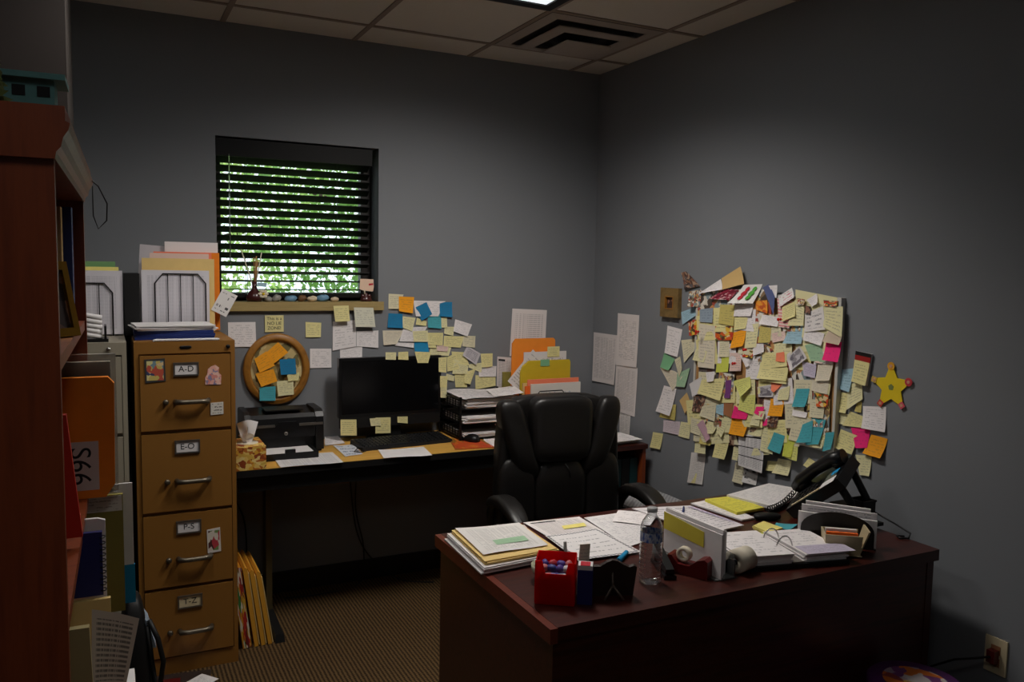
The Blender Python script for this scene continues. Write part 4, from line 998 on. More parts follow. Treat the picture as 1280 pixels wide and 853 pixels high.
for x in (.041,): MB().prism([(-.13, .004), (.13, .004), (.13, .07), (-.13, .07)], .002, T(x, 0, 0) @ RZ(90)).out('divider', 'clear_plastic', us)
for i, (x, h0, h1, yo) in enumerate(((-.012, .132, .124, 0), (.002, .140, .132, .012), (.014, .136, .130, .022), (.027, .130, .126, .03))):
    o = MB().prism([(-.138, 0), (.138, 0), (.138, h1), (-.138, h0)], .004).out('envelope', 'white' if i % 2 else 'paper_white', None, (0, 0, 0))
    o.matrix_world = T(-.955+x, -2.135+yo, DZ+.0045) @ RZ(89); tag(o, ('front left white envelope in the upright desk sorter', 'second white envelope in the upright desk sorter', 'third white envelope in the upright desk sorter', 'rear right white envelope in the upright desk sorter')[i], 'envelope', 'envelopes in the desk sorter')
o = MB().prism([(-.06, .072), (.137, .072), (.137, .126), (-.06, .118)], .001).out('envelope', 'yellow_card', None, (0, 0, 0)); o.matrix_world = T(-.9725, -2.135, DZ+.004) @ RZ(89); tag(o, 'yellow card on the left face of the desk sorter envelopes', 'card')
ro = thing('paper_roll', 'white adding machine paper roll on a black spindle at desk front', 'paper roll', (-.865, -2.235, DZ), math.radians(12))
rl = MB(); Lp = []
for r_, x in ((.035, -.030), (.035, .032), (.010, .032), (.010, -.030)): Lp.append([rl.b.verts.new((x, r_*math.cos(2*PI*i/36), .0365+r_*math.sin(2*PI*i/36))) for i in range(36)])
for A, B in zip(Lp, Lp[1:]+Lp[:1]):
    for i in range(36): rl.b.faces.new([A[i], A[(i+1) % 36], B[(i+1) % 36], B[i]]).smooth = True
rl.out('roll', 'cream_paper' if 'cream_paper' in MATS else plain('cream_paper', (225, 215, 195), .8), ro)
MB().rod((-.050, 0, .0365), (.045, 0, .0365), .0095, n=14).rod((-.052, 0, .0365), (-.044, 0, .0365), .014, n=14).out('spindle', 'black_plastic', ro)
MB().box(-.052, -.044, -.012, .05, .0005, .04).box(.036, .044, -.012, .05, .0005, .04).box(-.052, .01, .04, .10, .0005, .03).bevel(.002, 1).out('calculator_body', 'black_plastic', ro)
# ring binder lying open
rbx = thing('ring_binder', 'open ring binder of papers on the right half of the desk', 'binder', (-.655, -2.165, DZ), math.radians(-12))
MB().box(-.20, .172, -.125, .12, .0005, .014).bevel(.003).out('cover', 'black_satin', rbx)
MB().box(-.018, .018, -.12, .115, .014, .019).out('spine_plate', 'steel', rbx)
slabs(MB(), -.105, 0, .175, .225, .0145, 6, .005, .005, 31).out('left_pages', 'deskprint2' if 'deskprint2' in MATS else 'white', rbx)
slabs(MB(), .098, .0, .150, .225, .0145, 5, .005, .006, 32).out('right_pages', 'white', rbx)
MB().box(.03, .195, -.122, -.05, .0405, .0412).out('coloured_tabs', 'lavender', rbx)
MB().box(-.19, -.12, -.112, -.03, .0355, .0368).out('teal_divider', 'teal_paper', rbx)
for y in (-.04, .035):
    MB().tube([(.030*math.cos(a), y, .022+.050*math.sin(a)) for a in [PI*i/14 for i in range(15)]], .0022, 7).out('ring', 'chrome', rbx)
# arch fronted file holder and the card box before it
ah = thing('file_holder', 'desk file holder with a dark arched front full of papers', 'file holder', (-.395, -2.165, DZ), math.radians(-47))
arc = [(-.112, .002), (.112, .002)]+[(.112*math.cos(a)*1.0, .052+.060*math.sin(a)) for a in [PI*i/16 for i in range(17)]]
MB().prism(arc, .003, T(0, -.028, 0)).out('front_panel', plain('smoke_plastic', (36, 33, 31), .4), ah)
MB().box(-.118, .118, -.028, .045, .0005, .004).out('base', 'smoke_plastic', ah)
MB().prism([(-.118, .002), (.118, .002), (.118, .10), (-.118, .10)], .003, T(0, .042, 0)).out('back_panel', 'smoke_plastic', ah)
for i, (x0, x1, h, y, mt, lb) in enumerate(((-.121, .119, .096, -.020, 'paper_white', 'front paper'), (-.112, .118, .116, -.004, 'handprint', 'middle paper'), (-.10, .100, .124, .014, 'white', 'rear paper'))):
    o = MB().prism([(x0, .0), (x1, .0), (x1, h-.006), (x0, h)], .010).out('paper_stack', mt, None, (0, 0, 0)); o.matrix_world = T(-.395, -2.165, DZ+.0045) @ RZ(-47) @ T(0, y, 0); tag(o, lb+'s standing in the arched desk file holder', 'papers')
cx = thing('card_box', 'tan open card box with notes before the arched file holder', 'card box', (-.452, -2.235, DZ), math.radians(-38))
kb = MB()
kb.hexa([(-.050, -.035, .0005), (.050, -.035, .0005), (.050, .035, .0005), (-.050, .035, .0005)], [(-.056, -.042, .004), (.056, -.042, .004), (.056, .042, .004), (-.056, .042, .004)])
for q in (((-.056, -.042), (.056, -.042), (.056, -.038), (-.056, -.038)), ((-.056, .038), (.056, .038), (.056, .042), (-.056, .042)), ((-.056, -.038), (-.052, -.038), (-.052, .038), (-.056, .038))):
    kb.hexa([(a*.92, b*.85, .004) for a, b in q], [(a, b, .068 if q[0][0] == -.056 else .068) for a, b in q])
kb.out('box_body', plain('tan_plastic', (190, 175, 140), .4), cx)
MB().hexa([(.046, -.032, .002), (.050, -.032, .002), (.050, .032, .002), (.046, .032, .002)], [(.072, -.042, .085), (.077, -.042, .085), (.077, .042, .085), (.072, .042, .085)]).out('side_flap', 'tan_plastic', cx)
for y, mt in ((-.02, 'yellow_pad'), (0, 'orange_flag'), (.02, 'paper_white')): MB().box(-.046, .048, y-.006, y+.006, .006, .066+y*.3).out('note_cards', mt, cx)
# telephone on its stand
ph = thing('desk_phone', 'black desk phone tilted on a stand at the right wall', 'telephone', (-.215, -1.935, DZ))
u = Vector((.04, -.25, .205)).normalized()              # up the face of the phone
s_ = Vector((.987, .158, .60)); s_ = (s_-u*s_.dot(u)).normalized()   # across, towards the handset side
nrm = s_.cross(u); nrm = nrm if nrm.z > 0 else -nrm
M_ = Matrix(((s_.x, u.x, nrm.x, -.025), (s_.y, u.y, nrm.y, -.01), (s_.z, u.z, nrm.z, .124), (0, 0, 0, 1)))
MB().box(-.085, .085, -.125, .130, -.030, .012, M_).bevel(.007).out('phone_body', 'black_plastic', ph)
MB().box(-.078, .005, .055, .105, .012, .016, M_).bevel(.002, 1).out('display', plain('lcd', (120, 125, 110), .25), ph)
kk = MB()
for r_ in range(5):
    for c in range(3): kk.box(-.070+c*.025, -.052+c*.025, -.09+r_*.024, -.074+r_*.024, .012, .0165, M_)
kk.out('keypad', 'black_satin', ph)
MB().box(-.084, -.074, -.095, .05, .012, .0155, M_).out('speed_dial_strip', 'ivory', ph)
MB().box(-.1, -.06, .055, .122, .0162, .0175, M_).out('paper_label', 'paper_white', ph)
MB().box(-.03, .0, .08, .115, .0162, .0176, M_).out('blue_label', 'blue2b', ph)
hs = MB().tube(upto(M_, (.05, -.115, .022), (.05, -.08, .040), (.05, 0, .046), (.05, .08, .044), (.05, .125, .030)), [.027, .024, .022, .025, .028], 14)
hs.puff((.055, -.088, .024), (.030, .028, .018), .8, M_).puff((.055, .092, .024), (.030, .028, .018), .8, M_)
hs.out('handset', 'black_plastic', ph)
sb = MB(); sb.tube([(-.06, -.10, .18), (-.03, -.15, .10), (-.02, -.17, .006)], .014, 8).tube([(.05, -.08, .19), (.07, -.13, .10), (.08, -.16, .006)], .013, 8); sb.box(-.06, .13, -.16, .09, .0005, .012)
sb.out('stand', 'black_satin', ph)
cp = []
p0 = M_ @ Vector((.05, -.135, .02)); p1 = Vector((-.22, .045, .045))
for i in range(150):
    t = i/149; c = p0.lerp(p1, t)+Vector((0, 0, -.015*math.sin(PI*t))); a = t*2*PI*13
    cp.append(c+Vector((.0, .009*math.cos(a), .009*math.sin(a))))
    if cp[-1].z < .034: cp[-1].z = .034
MB().tube(cp, .0022, 5).out('coiled_cord', 'dark_cable', ph)
ec = MB().puff((0, 0, .012), (.050, .022, .012), .7).out('case', 'black_satin', None, (0, 0, 0)); ec.location = (-.42, -1.875, DZ+.0005); ec.rotation_euler = (0, 0, math.radians(-20)); tag(ec, 'small black case between the legal pad and the sticky note pad', 'case')
# things behind and beside the phone
db = thing('wooden_box', 'dark brown box behind the desk phone', 'box', (-.165, -2.02, DZ))
o_ = MB().box(-.06, .01, -.045, .04, .0005, .065).bevel(.003); o_.out('box_body', 'dark_brown', db)
MB().box(-.062, .012, -.047, .042, .0655, .072).bevel(.002).out('lid', 'dark_brown', db)
mc = thing('pencil_cup', 'square black mesh cup right of the desk phone by the wall', 'cup', (-.175, -2.075, DZ))
cm = MB(); cm.box(-.03, .03, -.03, .03, .0005, .003)
for s in (-1, 1):
    cm.box(s*.03-.001, s*.03+.001, -.03, .03, .003, .098); cm.box(-.03, .03, s*.03-.001, s*.03+.001, .003, .098)
cm.out('mesh_wall', 'black_metal', mc)
rm = MB()
for s in (-1, 1): rm.box(s*.031-.0018, s*.031+.0018, -.033, .033, .096, .102); rm.box(-.033, .033, s*.031-.0018, s*.031+.0018, .096, .102)
rm.out('rim', 'black_metal', mc)
tag(MB().tube([(-.150, -2.11, .80), (-.125, -2.17, .775), (-.10, -2.215, .75), (-.135, -2.235, .7445), (-.16, -2.22, .7445), (-.15, -2.20, .7445), (-.13, -2.215, .7445)], .003, 7).out('cable', 'dark_cable'), 'black cable coiled on the desk right corner by the wall', 'cable')
# pen on the handwritten sheets
tag(MB().rod((-.70, -1.75, .7585), (-.64, -1.68, .7585), .0035, n=8).out('pen', 'blue_card'), 'dark pen lying on the handwritten sheets', 'pen')
tag(MB().rod((-1.10, -1.985, .7515), (-1.16, -2.03, .7465), .007, .009, n=10).out('marker', 'blue2b'), 'blue marker lying behind the dark plaque', 'marker')
# purple round tin on the floor
pt = thing('round_tin', 'purple round tin with orange flowers on its lid, right foreground floor', 'tin', (-.40, -2.49, 0))
MB().lathe([(.001, 0.001), (.128, .001), (.132, .006), (.132, .395), (.001, .395)], 44).out('tin_body', plain('purple_tin', (95, 45, 105), .4), pt)
MB().lathe([(.001, .3955), (.136, .3955), (.137, .415), (.130, .422), (.001, .422)], 44).out('lid', 'purple_tin', pt)
picture('lid_flowers', [(200, 190, 190), (225, 120, 40), (210, 170, 60), (180, 160, 175), (150, 60, 60), (120, 60, 120)], 4)
MB().prism([(.092*math.cos(2*PI*i/40), .092*math.sin(2*PI*i/40)) for i in range(40)], .0012, T(0, 0, .4222) @ RX(-90) @ Matrix.Diagonal((1, -1, 1, 1))).out('flower_print', 'lid_flowers', pt)

# rows: name, material, label, outline on the wall (top-left, top-right, bottom-right, bottom-left; metres), distance off the wall, curl
HANGING_NOTES = [
('yellow','yellow sticky note hanging from the right part of windowsill',(-1.524,1.423,-1.447,1.425,-1.441,1.347,-1.515,1.345),0.0260,0.004),
('ltpale','pale note hanging from the right end of the windowsill',(-1.421,1.415,-1.321,1.413,-1.310,1.315,-1.413,1.318),0.0260,0.004),
('orange','upper orange sticky note on the oval frame',(-1.848,1.203,-1.793,1.251,-1.746,1.200,-1.815,1.148),0.0330,0.005),
('orange','middle orange sticky note at left of the oval frame',(-1.904,1.173,-1.848,1.209,-1.810,1.138,-1.881,1.106),0.0345,0.005),
('orange','lowest orange sticky note on the oval frame',(-1.900,1.102,-1.816,1.123,-1.799,1.063,-1.874,1.039),0.0360,0.005),
('blue','blue sticky note on the oval frame',(-1.788,1.167,-1.712,1.169,-1.708,1.094,-1.781,1.092),0.0330,0.005),
('yellow','small yellow sticky note below the blue one on the oval frame',(-1.752,1.091,-1.693,1.101,-1.698,1.063,-1.746,1.060),0.0350,0.005),
('paleyel','pale yellow sticky note low on the oval frame',(-1.801,1.062,-1.721,1.064,-1.721,0.993,-1.795,0.990),0.0330,0.005),
('teal','turquoise sticky note at the bottom left of the oval frame',(-1.881,1.036,-1.806,1.038,-1.808,0.968,-1.882,0.972),0.0330,0.005),
('yellow','yellow sticky note at the bottom left corner of the monitor',(-1.517,0.874,-1.438,0.869,-1.437,0.789,-1.517,0.796),0.1365,0.003),
('yellow','yellow sticky note under the middle of the monitor screen',(-1.341,0.872,-1.263,0.869,-1.263,0.789,-1.342,0.793),0.1365,0.003),
('paleyel','pale sticky note overlapping the middle monitor note',(-1.372,0.870,-1.319,0.871,-1.315,0.831,-1.366,0.832),0.1390,0.003),
('yellow','small yellow sticky note under the monitor right of the middle',(-1.228,0.870,-1.173,0.867,-1.174,0.832,-1.228,0.840),0.1365,0.003),
('paleyel','left one of two small yellow notes on the monitor top edge',(-1.290,1.197,-1.235,1.195,-1.237,1.158,-1.291,1.161),0.1340,0.003),
('yellow','right one of two small yellow notes on the monitor top edge',(-1.224,1.196,-1.172,1.197,-1.171,1.155,-1.225,1.159),0.1340,0.003),
('yellow','larger yellow note at the right on the monitor top edge',(-1.138,1.196,-1.050,1.190,-1.065,1.136,-1.122,1.138),0.1340,0.003),
('yellow','highest yellow note on the monitor right edge',(-1.008,1.161,-0.963,1.164,-0.966,1.082,-1.008,1.088),0.1340,0.003),
('yellow','middle yellow note on the monitor right edge',(-0.999,1.066,-0.958,1.064,-0.961,1.005,-0.999,1.007),0.1340,0.003),
('paleyel','lowest yellow note on the monitor right edge',(-0.996,1.007,-0.961,1.005,-0.962,0.951,-0.996,0.954),0.1340,0.003),
]
RIGHT_WALL_NOTES = [
('photo_print','collage','colourful photo collage at the upper left of the pinboard',(-0.957,1.517,-1.161,1.560,-1.175,1.338,-0.970,1.303),0.0260,0.003),
('photo_print','collage','colourful photo print under the fish card on pinboard',(-1.162,1.546,-1.435,1.555,-1.450,1.327,-1.177,1.303),0.0260,0.003),
('photo_print','collage2','dark red photo print half buried at left edge of pinboard',(-0.982,1.285,-1.228,1.325,-1.249,0.987,-0.991,0.943),0.0260,0.003),
('paper_sheet','paleyel','pale backing sheet at the upper right of pinboard',(-1.569,1.559,-1.783,1.535,-1.789,1.327,-1.586,1.307),0.0260,0.003),
('photo_print','collage','colourful photo print at lower right of pinboard',(-1.568,1.240,-1.772,1.233,-1.781,0.968,-1.586,0.962),0.0260,0.003),
('photo_print','collage2','dark photo print buried at bottom centre of pinboard',(-1.291,1.137,-1.570,1.207,-1.589,0.913,-1.308,0.855),0.0260,0.003),
('photo_print','collage2','dark red photo print at the lower left of pinboard',(-0.969,1.017,-1.295,1.066,-1.308,0.855,-0.980,0.826),0.0277,0.003),
('sticky_note','yellow','BURIED',(-0.903,1.003,-1.049,1.033,-1.073,0.924,-0.928,0.890),0.0294,0.004),
('sticky_note','pale','BURIED',(-1.016,1.058,-1.142,1.075,-1.151,0.974,-1.025,0.955),0.0311,0.004),
('sticky_note','paleyel','BURIED',(-1.127,1.037,-1.235,1.043,-1.231,0.952,-1.122,0.943),0.0294,0.004),
('sticky_note','yellow','BURIED',(-1.188,1.083,-1.313,1.106,-1.332,1.005,-1.207,0.979),0.0311,0.004),
('sticky_note','pale','BURIED',(-1.292,1.045,-1.400,1.058,-1.406,0.966,-1.298,0.949),0.0328,0.004),
('sticky_note','paleyel','BURIED',(-1.391,1.008,-1.483,1.012,-1.477,0.928,-1.384,0.921),0.0277,0.004),
('sticky_note','yellow','BURIED',(-1.448,1.001,-1.555,1.022,-1.569,0.929,-1.462,0.905),0.0294,0.004),
('sticky_note','pale','BURIED',(-1.537,1.000,-1.630,1.011,-1.633,0.925,-1.540,0.912),0.0260,0.004),
('sticky_note','paleyel','BURIED',(-1.625,1.032,-1.705,1.033,-1.697,0.955,-1.617,0.952),0.0277,0.004),
('sticky_note','yellow','BURIED',(-1.679,1.025,-1.773,1.043,-1.783,0.956,-1.690,0.936),0.0277,0.004),
('sticky_note','pale','BURIED',(-0.976,0.918,-1.095,0.931,-1.094,0.833,-0.974,0.818),0.0311,0.004),
('sticky_note','paleyel','BURIED',(-1.067,0.934,-1.203,0.965,-1.225,0.860,-1.090,0.825),0.0294,0.004),
('sticky_note','yellow','BURIED',(-1.125,1.129,-1.245,1.143,-1.254,1.046,-1.134,1.028),0.0328,0.004),
('sticky_note','pale','BURIED',(-1.255,0.949,-1.357,0.957,-1.354,0.868,-1.252,0.857),0.0277,0.004),
('sticky_note','paleyel','BURIED',(-1.337,0.928,-1.454,0.955,-1.472,0.858,-1.355,0.828),0.0294,0.004),
('sticky_note','yellow','BURIED',(-0.958,1.302,-1.100,1.321,-1.123,1.206,-0.983,1.183),0.0277,0.004),
('sticky_note','white','BURIED',(-1.113,1.315,-1.234,1.324,-1.243,1.220,-1.123,1.208),0.0277,0.004),
('sticky_note','pale','BURIED',(-1.256,1.363,-1.357,1.361,-1.354,1.267,-1.253,1.266),0.0277,0.004),
('sticky_note','collage','BURIED',(-1.361,1.336,-1.476,1.351,-1.493,1.248,-1.380,1.230),0.0260,0.004),
('sticky_note','paleyel','BURIED',(-1.465,1.379,-1.563,1.383,-1.569,1.289,-1.471,1.282),0.0260,0.004),
('sticky_note','yellow','BURIED',(-1.591,1.324,-1.673,1.321,-1.669,1.236,-1.586,1.237),0.0260,0.004),
('sticky_note','white','BURIED',(-1.676,1.364,-1.770,1.374,-1.784,1.280,-1.689,1.267),0.0277,0.004),
('sticky_note','pale','BURIED',(-0.988,1.153,-1.109,1.162,-1.112,1.057,-0.991,1.045),0.0277,0.004),
('sticky_note','collage','BURIED',(-1.142,1.172,-1.243,1.170,-1.233,1.075,-1.131,1.075),0.0345,0.004),
('sticky_note','paleyel','BURIED',(-1.254,1.149,-1.369,1.165,-1.381,1.062,-1.266,1.043),0.0328,0.004),
('sticky_note','yellow','BURIED',(-1.387,1.201,-1.485,1.206,-1.485,1.112,-1.387,1.105),0.0277,0.004),
('sticky_note','white','BURIED',(-1.464,1.177,-1.575,1.198,-1.595,1.096,-1.484,1.071),0.0277,0.004),
('sticky_note','pale','BURIED',(-1.586,1.193,-1.681,1.204,-1.690,1.110,-1.595,1.097),0.0277,0.004),
('sticky_note','collage','BURIED',(-1.061,1.012,-1.173,1.019,-1.169,0.919,-1.057,0.909),0.0328,0.004),
('sticky_note','paleyel','BURIED',(-1.176,1.012,-1.302,1.037,-1.321,0.929,-1.196,0.900),0.0328,0.004),
('sticky_note','yellow','BURIED',(-1.317,1.052,-1.424,1.065,-1.430,0.966,-1.323,0.950),0.0345,0.004),
('sticky_note','white','BURIED',(-1.424,1.086,-1.515,1.088,-1.510,0.998,-1.418,0.993),0.0277,0.004),
('sticky_note','pale','BURIED',(-1.543,1.088,-1.646,1.106,-1.659,1.009,-1.558,0.987),0.0294,0.004),
('sticky_note','collage','BURIED',(-1.661,1.106,-1.748,1.115,-1.751,1.026,-1.664,1.015),0.0277,0.004),
('sticky_note','paleyel','BURIED',(-1.703,1.240,-1.779,1.237,-1.773,1.155,-1.697,1.156),0.0277,0.004),
('sticky_note','yellow','BURIED',(-1.074,1.459,-1.199,1.466,-1.212,1.359,-1.087,1.349),0.0277,0.004),
('sticky_note','white','BURIED',(-1.246,1.468,-1.350,1.466,-1.351,1.370,-1.246,1.370),0.0277,0.004),
('sticky_note','pale','BURIED',(-1.376,1.440,-1.492,1.454,-1.512,1.349,-1.397,1.333),0.0277,0.004),
('sticky_note','collage','BURIED',(-1.501,1.481,-1.600,1.485,-1.609,1.390,-1.510,1.384),0.0260,0.004),
('sticky_note','paleyel','BURIED',(-1.622,1.455,-1.706,1.451,-1.704,1.366,-1.620,1.368),0.0277,0.004),
('sticky_note','yellow','BURIED',(-0.955,1.415,-1.093,1.429,-1.113,1.315,-0.976,1.298),0.0277,0.004),
('sticky_note','white','BURIED',(-1.304,1.262,-1.411,1.269,-1.417,1.171,-1.310,1.160),0.0277,0.004),
('sticky_note','pale','BURIED',(-1.458,1.294,-1.547,1.292,-1.542,1.204,-1.453,1.204),0.0277,0.004),
('photo_print','collage2','dark narrow photo print poking up at the top left of pinboard',(-0.796,1.617,-0.834,1.624,-0.949,1.556,-0.839,1.535),0.0020,0.010),
('greeting_card','collage','white card with small colour pictures at pinboard top left',(-0.892,1.527,-0.980,1.540,-0.984,1.461,-0.891,1.453),0.0260,0.006),
('paper_sheet','ltblue','pale blue paper scrap just below the small wood framed picture',(-0.807,1.424,-0.908,1.454,-0.931,1.418,-0.827,1.364),0.0020,0.006),
('greeting_card','tan','tan card with tiny red cherries rising above pinboard top',(-1.120,1.595,-1.241,1.650,-1.280,1.574,-1.137,1.545),0.0260,0.012),
('greeting_card','white','white folded greeting card at top left of pinboard',(-0.945,1.512,-1.115,1.592,-1.142,1.545,-1.001,1.524),0.0260,0.020),
('photo_print','bluegrey','blue grey photo print near pinboard top left',(-0.980,1.447,-1.074,1.459,-1.079,1.391,-0.989,1.389),0.0294,0.006),
('photo_print','flower','orange flower picture left of the upper orange sticky note',(-1.094,1.376,-1.221,1.385,-1.216,1.322,-1.103,1.312),0.0294,0.006),
('photo_print','flower','small orange flower picture at the left edge of pinboard',(-0.895,1.382,-0.977,1.408,-0.982,1.328,-0.909,1.316),0.0260,0.006),
('sticky_note','olive','olive yellow sticky note below the dark red patterned card',(-1.122,1.477,-1.220,1.479,-1.221,1.385,-1.122,1.391),0.0294,0.006),
('greeting_card','white','white inside flap of the red and green fish card',(-1.220,1.482,-1.339,1.491,-1.329,1.436,-1.218,1.429),0.0294,0.006),
('greeting_card','redcard','dark red patterned card at the top of pinboard',(-1.137,1.548,-1.238,1.548,-1.196,1.500,-1.057,1.500),0.0277,0.020),
('sticky_note','yellow','pale yellow sticky note right above the upper orange sticky note',(-1.219,1.426,-1.304,1.428,-1.298,1.381,-1.222,1.367),0.0294,0.006),
('greeting_card','blue2','slate blue folded card beside the fish card',(-1.386,1.561,-1.420,1.576,-1.471,1.523,-1.466,1.449),0.0277,0.015),
('greeting_card','white','white card edge behind the slate blue card',(-1.421,1.570,-1.471,1.574,-1.473,1.520,-1.461,1.525),0.0294,0.006),
('photo_print','orangepic','glowing orange picture under the slate blue card',(-1.342,1.503,-1.417,1.509,-1.428,1.452,-1.361,1.465),0.0294,0.006),
('greeting_card','fish','white card with red and green fish shapes at pinboard top',(-1.273,1.570,-1.387,1.576,-1.347,1.492,-1.206,1.486),0.0311,0.030),
('sticky_note','paleyel','tall pale yellow note right of the upper orange sticky note',(-1.301,1.397,-1.374,1.408,-1.367,1.305,-1.294,1.292),0.0294,0.006),
('sticky_note','orange','bright orange sticky note in the upper left half of pinboard',(-1.218,1.357,-1.298,1.378,-1.296,1.304,-1.204,1.283),0.0294,0.014),
('paper_sheet','white','tall white handwritten sheet left of pinboard below the wood frame',(-0.702,1.351,-0.822,1.340,-0.794,1.201,-0.693,1.212),0.0020,0.008),
('paper_sheet','pale','crumpled cream paper at the left edge of pinboard',(-0.815,1.287,-0.922,1.303,-0.920,1.242,-0.849,1.179),0.0020,0.006),
('paper_sheet','cream','long cream list sheet hanging at left half of pinboard',(-0.979,1.381,-1.094,1.376,-1.106,1.180,-0.991,1.176),0.0294,0.006),
('sticky_note','paleyel','pale yellow note stuck across the long cream list sheet',(-0.965,1.260,-1.047,1.255,-1.030,1.201,-0.948,1.205),0.0311,0.006),
('sticky_note','pale','pale note above the yellow green sticky note',(-1.127,1.314,-1.192,1.326,-1.197,1.245,-1.131,1.238),0.0294,0.006),
('sticky_note','lime','yellow green sticky note right of the long cream list',(-1.116,1.249,-1.196,1.264,-1.198,1.178,-1.116,1.165),0.0294,0.008),
('paper_sheet','cream','cream paper corner under the green note at pinboard left',(-0.652,1.132,-0.774,1.129,-0.842,1.109,-0.768,1.029),0.0020,0.006),
('sticky_note','green','green sticky note at the far left of pinboard',(-0.683,1.211,-0.771,1.188,-0.734,1.127,-0.658,1.136),0.0020,0.012),
('sticky_note','pale','narrow pale folded note right of the green sticky note',(-0.771,1.185,-0.814,1.207,-0.839,1.150,-0.815,1.099),0.0037,0.006),
('sticky_note','pinkish','pale pinkish note in the centre left of pinboard',(-1.201,1.264,-1.273,1.271,-1.278,1.191,-1.206,1.182),0.0294,0.006),
('sticky_note','white','small white slanted tag near the centre of pinboard',(-1.265,1.258,-1.291,1.267,-1.334,1.222,-1.312,1.211),0.0294,0.010),
('photo_print','flower','small red flower picture above the pinboard centre',(-1.285,1.291,-1.351,1.285,-1.345,1.254,-1.283,1.257),0.0294,0.006),
('sticky_note','white','small white note at the upper centre of pinboard',(-1.341,1.315,-1.402,1.326,-1.405,1.279,-1.352,1.273),0.0311,0.006),
('greeting_card','white','white envelope below the slate blue card',(-1.390,1.447,-1.489,1.442,-1.488,1.401,-1.384,1.407),0.0294,0.010),
('paper_sheet','pinklined','pink striped sheet in the upper middle of pinboard',(-1.473,1.520,-1.583,1.509,-1.554,1.400,-1.495,1.401),0.0294,0.006),
('greeting_card','lettercard','white card with pink and green lettering at pinboard top edge',(-1.480,1.526,-1.554,1.566,-1.578,1.527,-1.498,1.483),0.0311,0.014),
('sticky_note','paleyel','pale yellow note above the pale blue sticky note',(-1.575,1.519,-1.626,1.495,-1.631,1.416,-1.546,1.410),0.0328,0.006),
('sticky_note','yellow','yellow sticky note under the card with pink and green lettering',(-1.509,1.484,-1.576,1.511,-1.590,1.451,-1.516,1.425),0.0345,0.010),
('sticky_note','olive','mustard sticky note left of the pink stamped card',(-1.381,1.399,-1.447,1.392,-1.447,1.332,-1.377,1.325),0.0294,0.006),
('greeting_card','pinkish','pink stamped card left of the pale blue sticky note',(-1.452,1.371,-1.526,1.387,-1.536,1.350,-1.462,1.333),0.0294,0.006),
('sticky_note','ltblue','pale blue sticky note in the upper right half of pinboard',(-1.546,1.410,-1.625,1.416,-1.622,1.342,-1.529,1.336),0.0277,0.014),
('photo_print','collage','small colour picture at the top edge of pinboard',(-1.589,1.525,-1.631,1.521,-1.629,1.498,-1.594,1.498),0.0345,0.006),
('photo_print','flower','orange flower picture in the top right corner of pinboard',(-1.718,1.522,-1.789,1.520,-1.784,1.498,-1.726,1.500),0.0277,0.006),
('sticky_note','white','small grey white note tilted at pinboard top edge',(-1.631,1.519,-1.683,1.546,-1.699,1.509,-1.667,1.493),0.0277,0.012),
('paper_sheet','drawing','white sheet with a pencil drawing at the upper right of pinboard',(-1.628,1.463,-1.719,1.499,-1.739,1.409,-1.632,1.390),0.0294,0.006),
('photo_print','portrait','tiny portrait photo near the top right of pinboard',(-1.630,1.498,-1.660,1.494,-1.660,1.463,-1.631,1.468),0.0311,0.006),
('sticky_note','white','white note right of the pale blue sticky note',(-1.631,1.406,-1.733,1.393,-1.726,1.344,-1.631,1.359),0.0294,0.010),
('paper_sheet','paleyel','large pale yellow sheet at the upper right edge of pinboard',(-1.720,1.494,-1.814,1.502,-1.820,1.385,-1.731,1.418),0.0277,0.010),
('paper_sheet','brownish','curled beige sheet right above the hot pink sticky note',(-1.763,1.426,-1.819,1.395,-1.815,1.355,-1.738,1.363),0.0294,0.020),
('sticky_note','pink','hot pink sticky note at right edge of the pinboard',(-1.744,1.368,-1.819,1.367,-1.814,1.289,-1.741,1.291),0.0294,0.018),
('sticky_note','mint','pale green sticky note left of the hot pink note',(-1.636,1.338,-1.715,1.361,-1.744,1.281,-1.674,1.279),0.0294,0.006),
('sticky_note','pinkish','small pink tag below the pale green sticky note',(-1.699,1.302,-1.746,1.302,-1.734,1.275,-1.694,1.276),0.0311,0.006),
('paper_sheet','cream','cream sheet at the right edge below the hot pink note',(-1.708,1.272,-1.785,1.286,-1.777,1.214,-1.706,1.204),0.0294,0.012),
('greeting_card','rededge','card with red edge right of the pinboard centre',(-1.525,1.279,-1.567,1.310,-1.583,1.231,-1.572,1.227),0.0277,0.015),
('photo_print','greypic','tilted grey photo print right of the pinboard centre',(-1.547,1.281,-1.608,1.333,-1.660,1.288,-1.579,1.231),0.0294,0.012),
('greeting_card','lavender','lavender printed card right of the pinboard centre',(-1.626,1.274,-1.702,1.266,-1.702,1.214,-1.644,1.217),0.0311,0.006),
('greeting_card','white','white card above the broad yellow notes at pinboard centre',(-1.355,1.306,-1.409,1.325,-1.419,1.290,-1.357,1.267),0.0328,0.006),
('sticky_note','yellow','broad pale yellow note at the pinboard centre, upper of two',(-1.404,1.286,-1.539,1.297,-1.550,1.244,-1.400,1.215),0.0294,0.006),
('sticky_note','yellow','broad pale yellow note at the pinboard centre, lower of two',(-1.394,1.243,-1.549,1.252,-1.554,1.182,-1.391,1.174),0.0311,0.016),
('sticky_note','salmon','small salmon sticky note right of the pinboard centre',(-1.484,1.291,-1.528,1.301,-1.538,1.259,-1.486,1.258),0.0311,0.006),
('sticky_note','mint','mint green note below the green sticky note at left',(-0.798,1.118,-0.895,1.160,-0.866,1.061,-0.796,1.055),0.0054,0.006),
('sticky_note','olive','mustard note edge behind the white lined sheet at lower left',(-0.658,0.877,-0.692,0.944,-0.799,0.965,-0.796,0.885),0.0020,0.006),
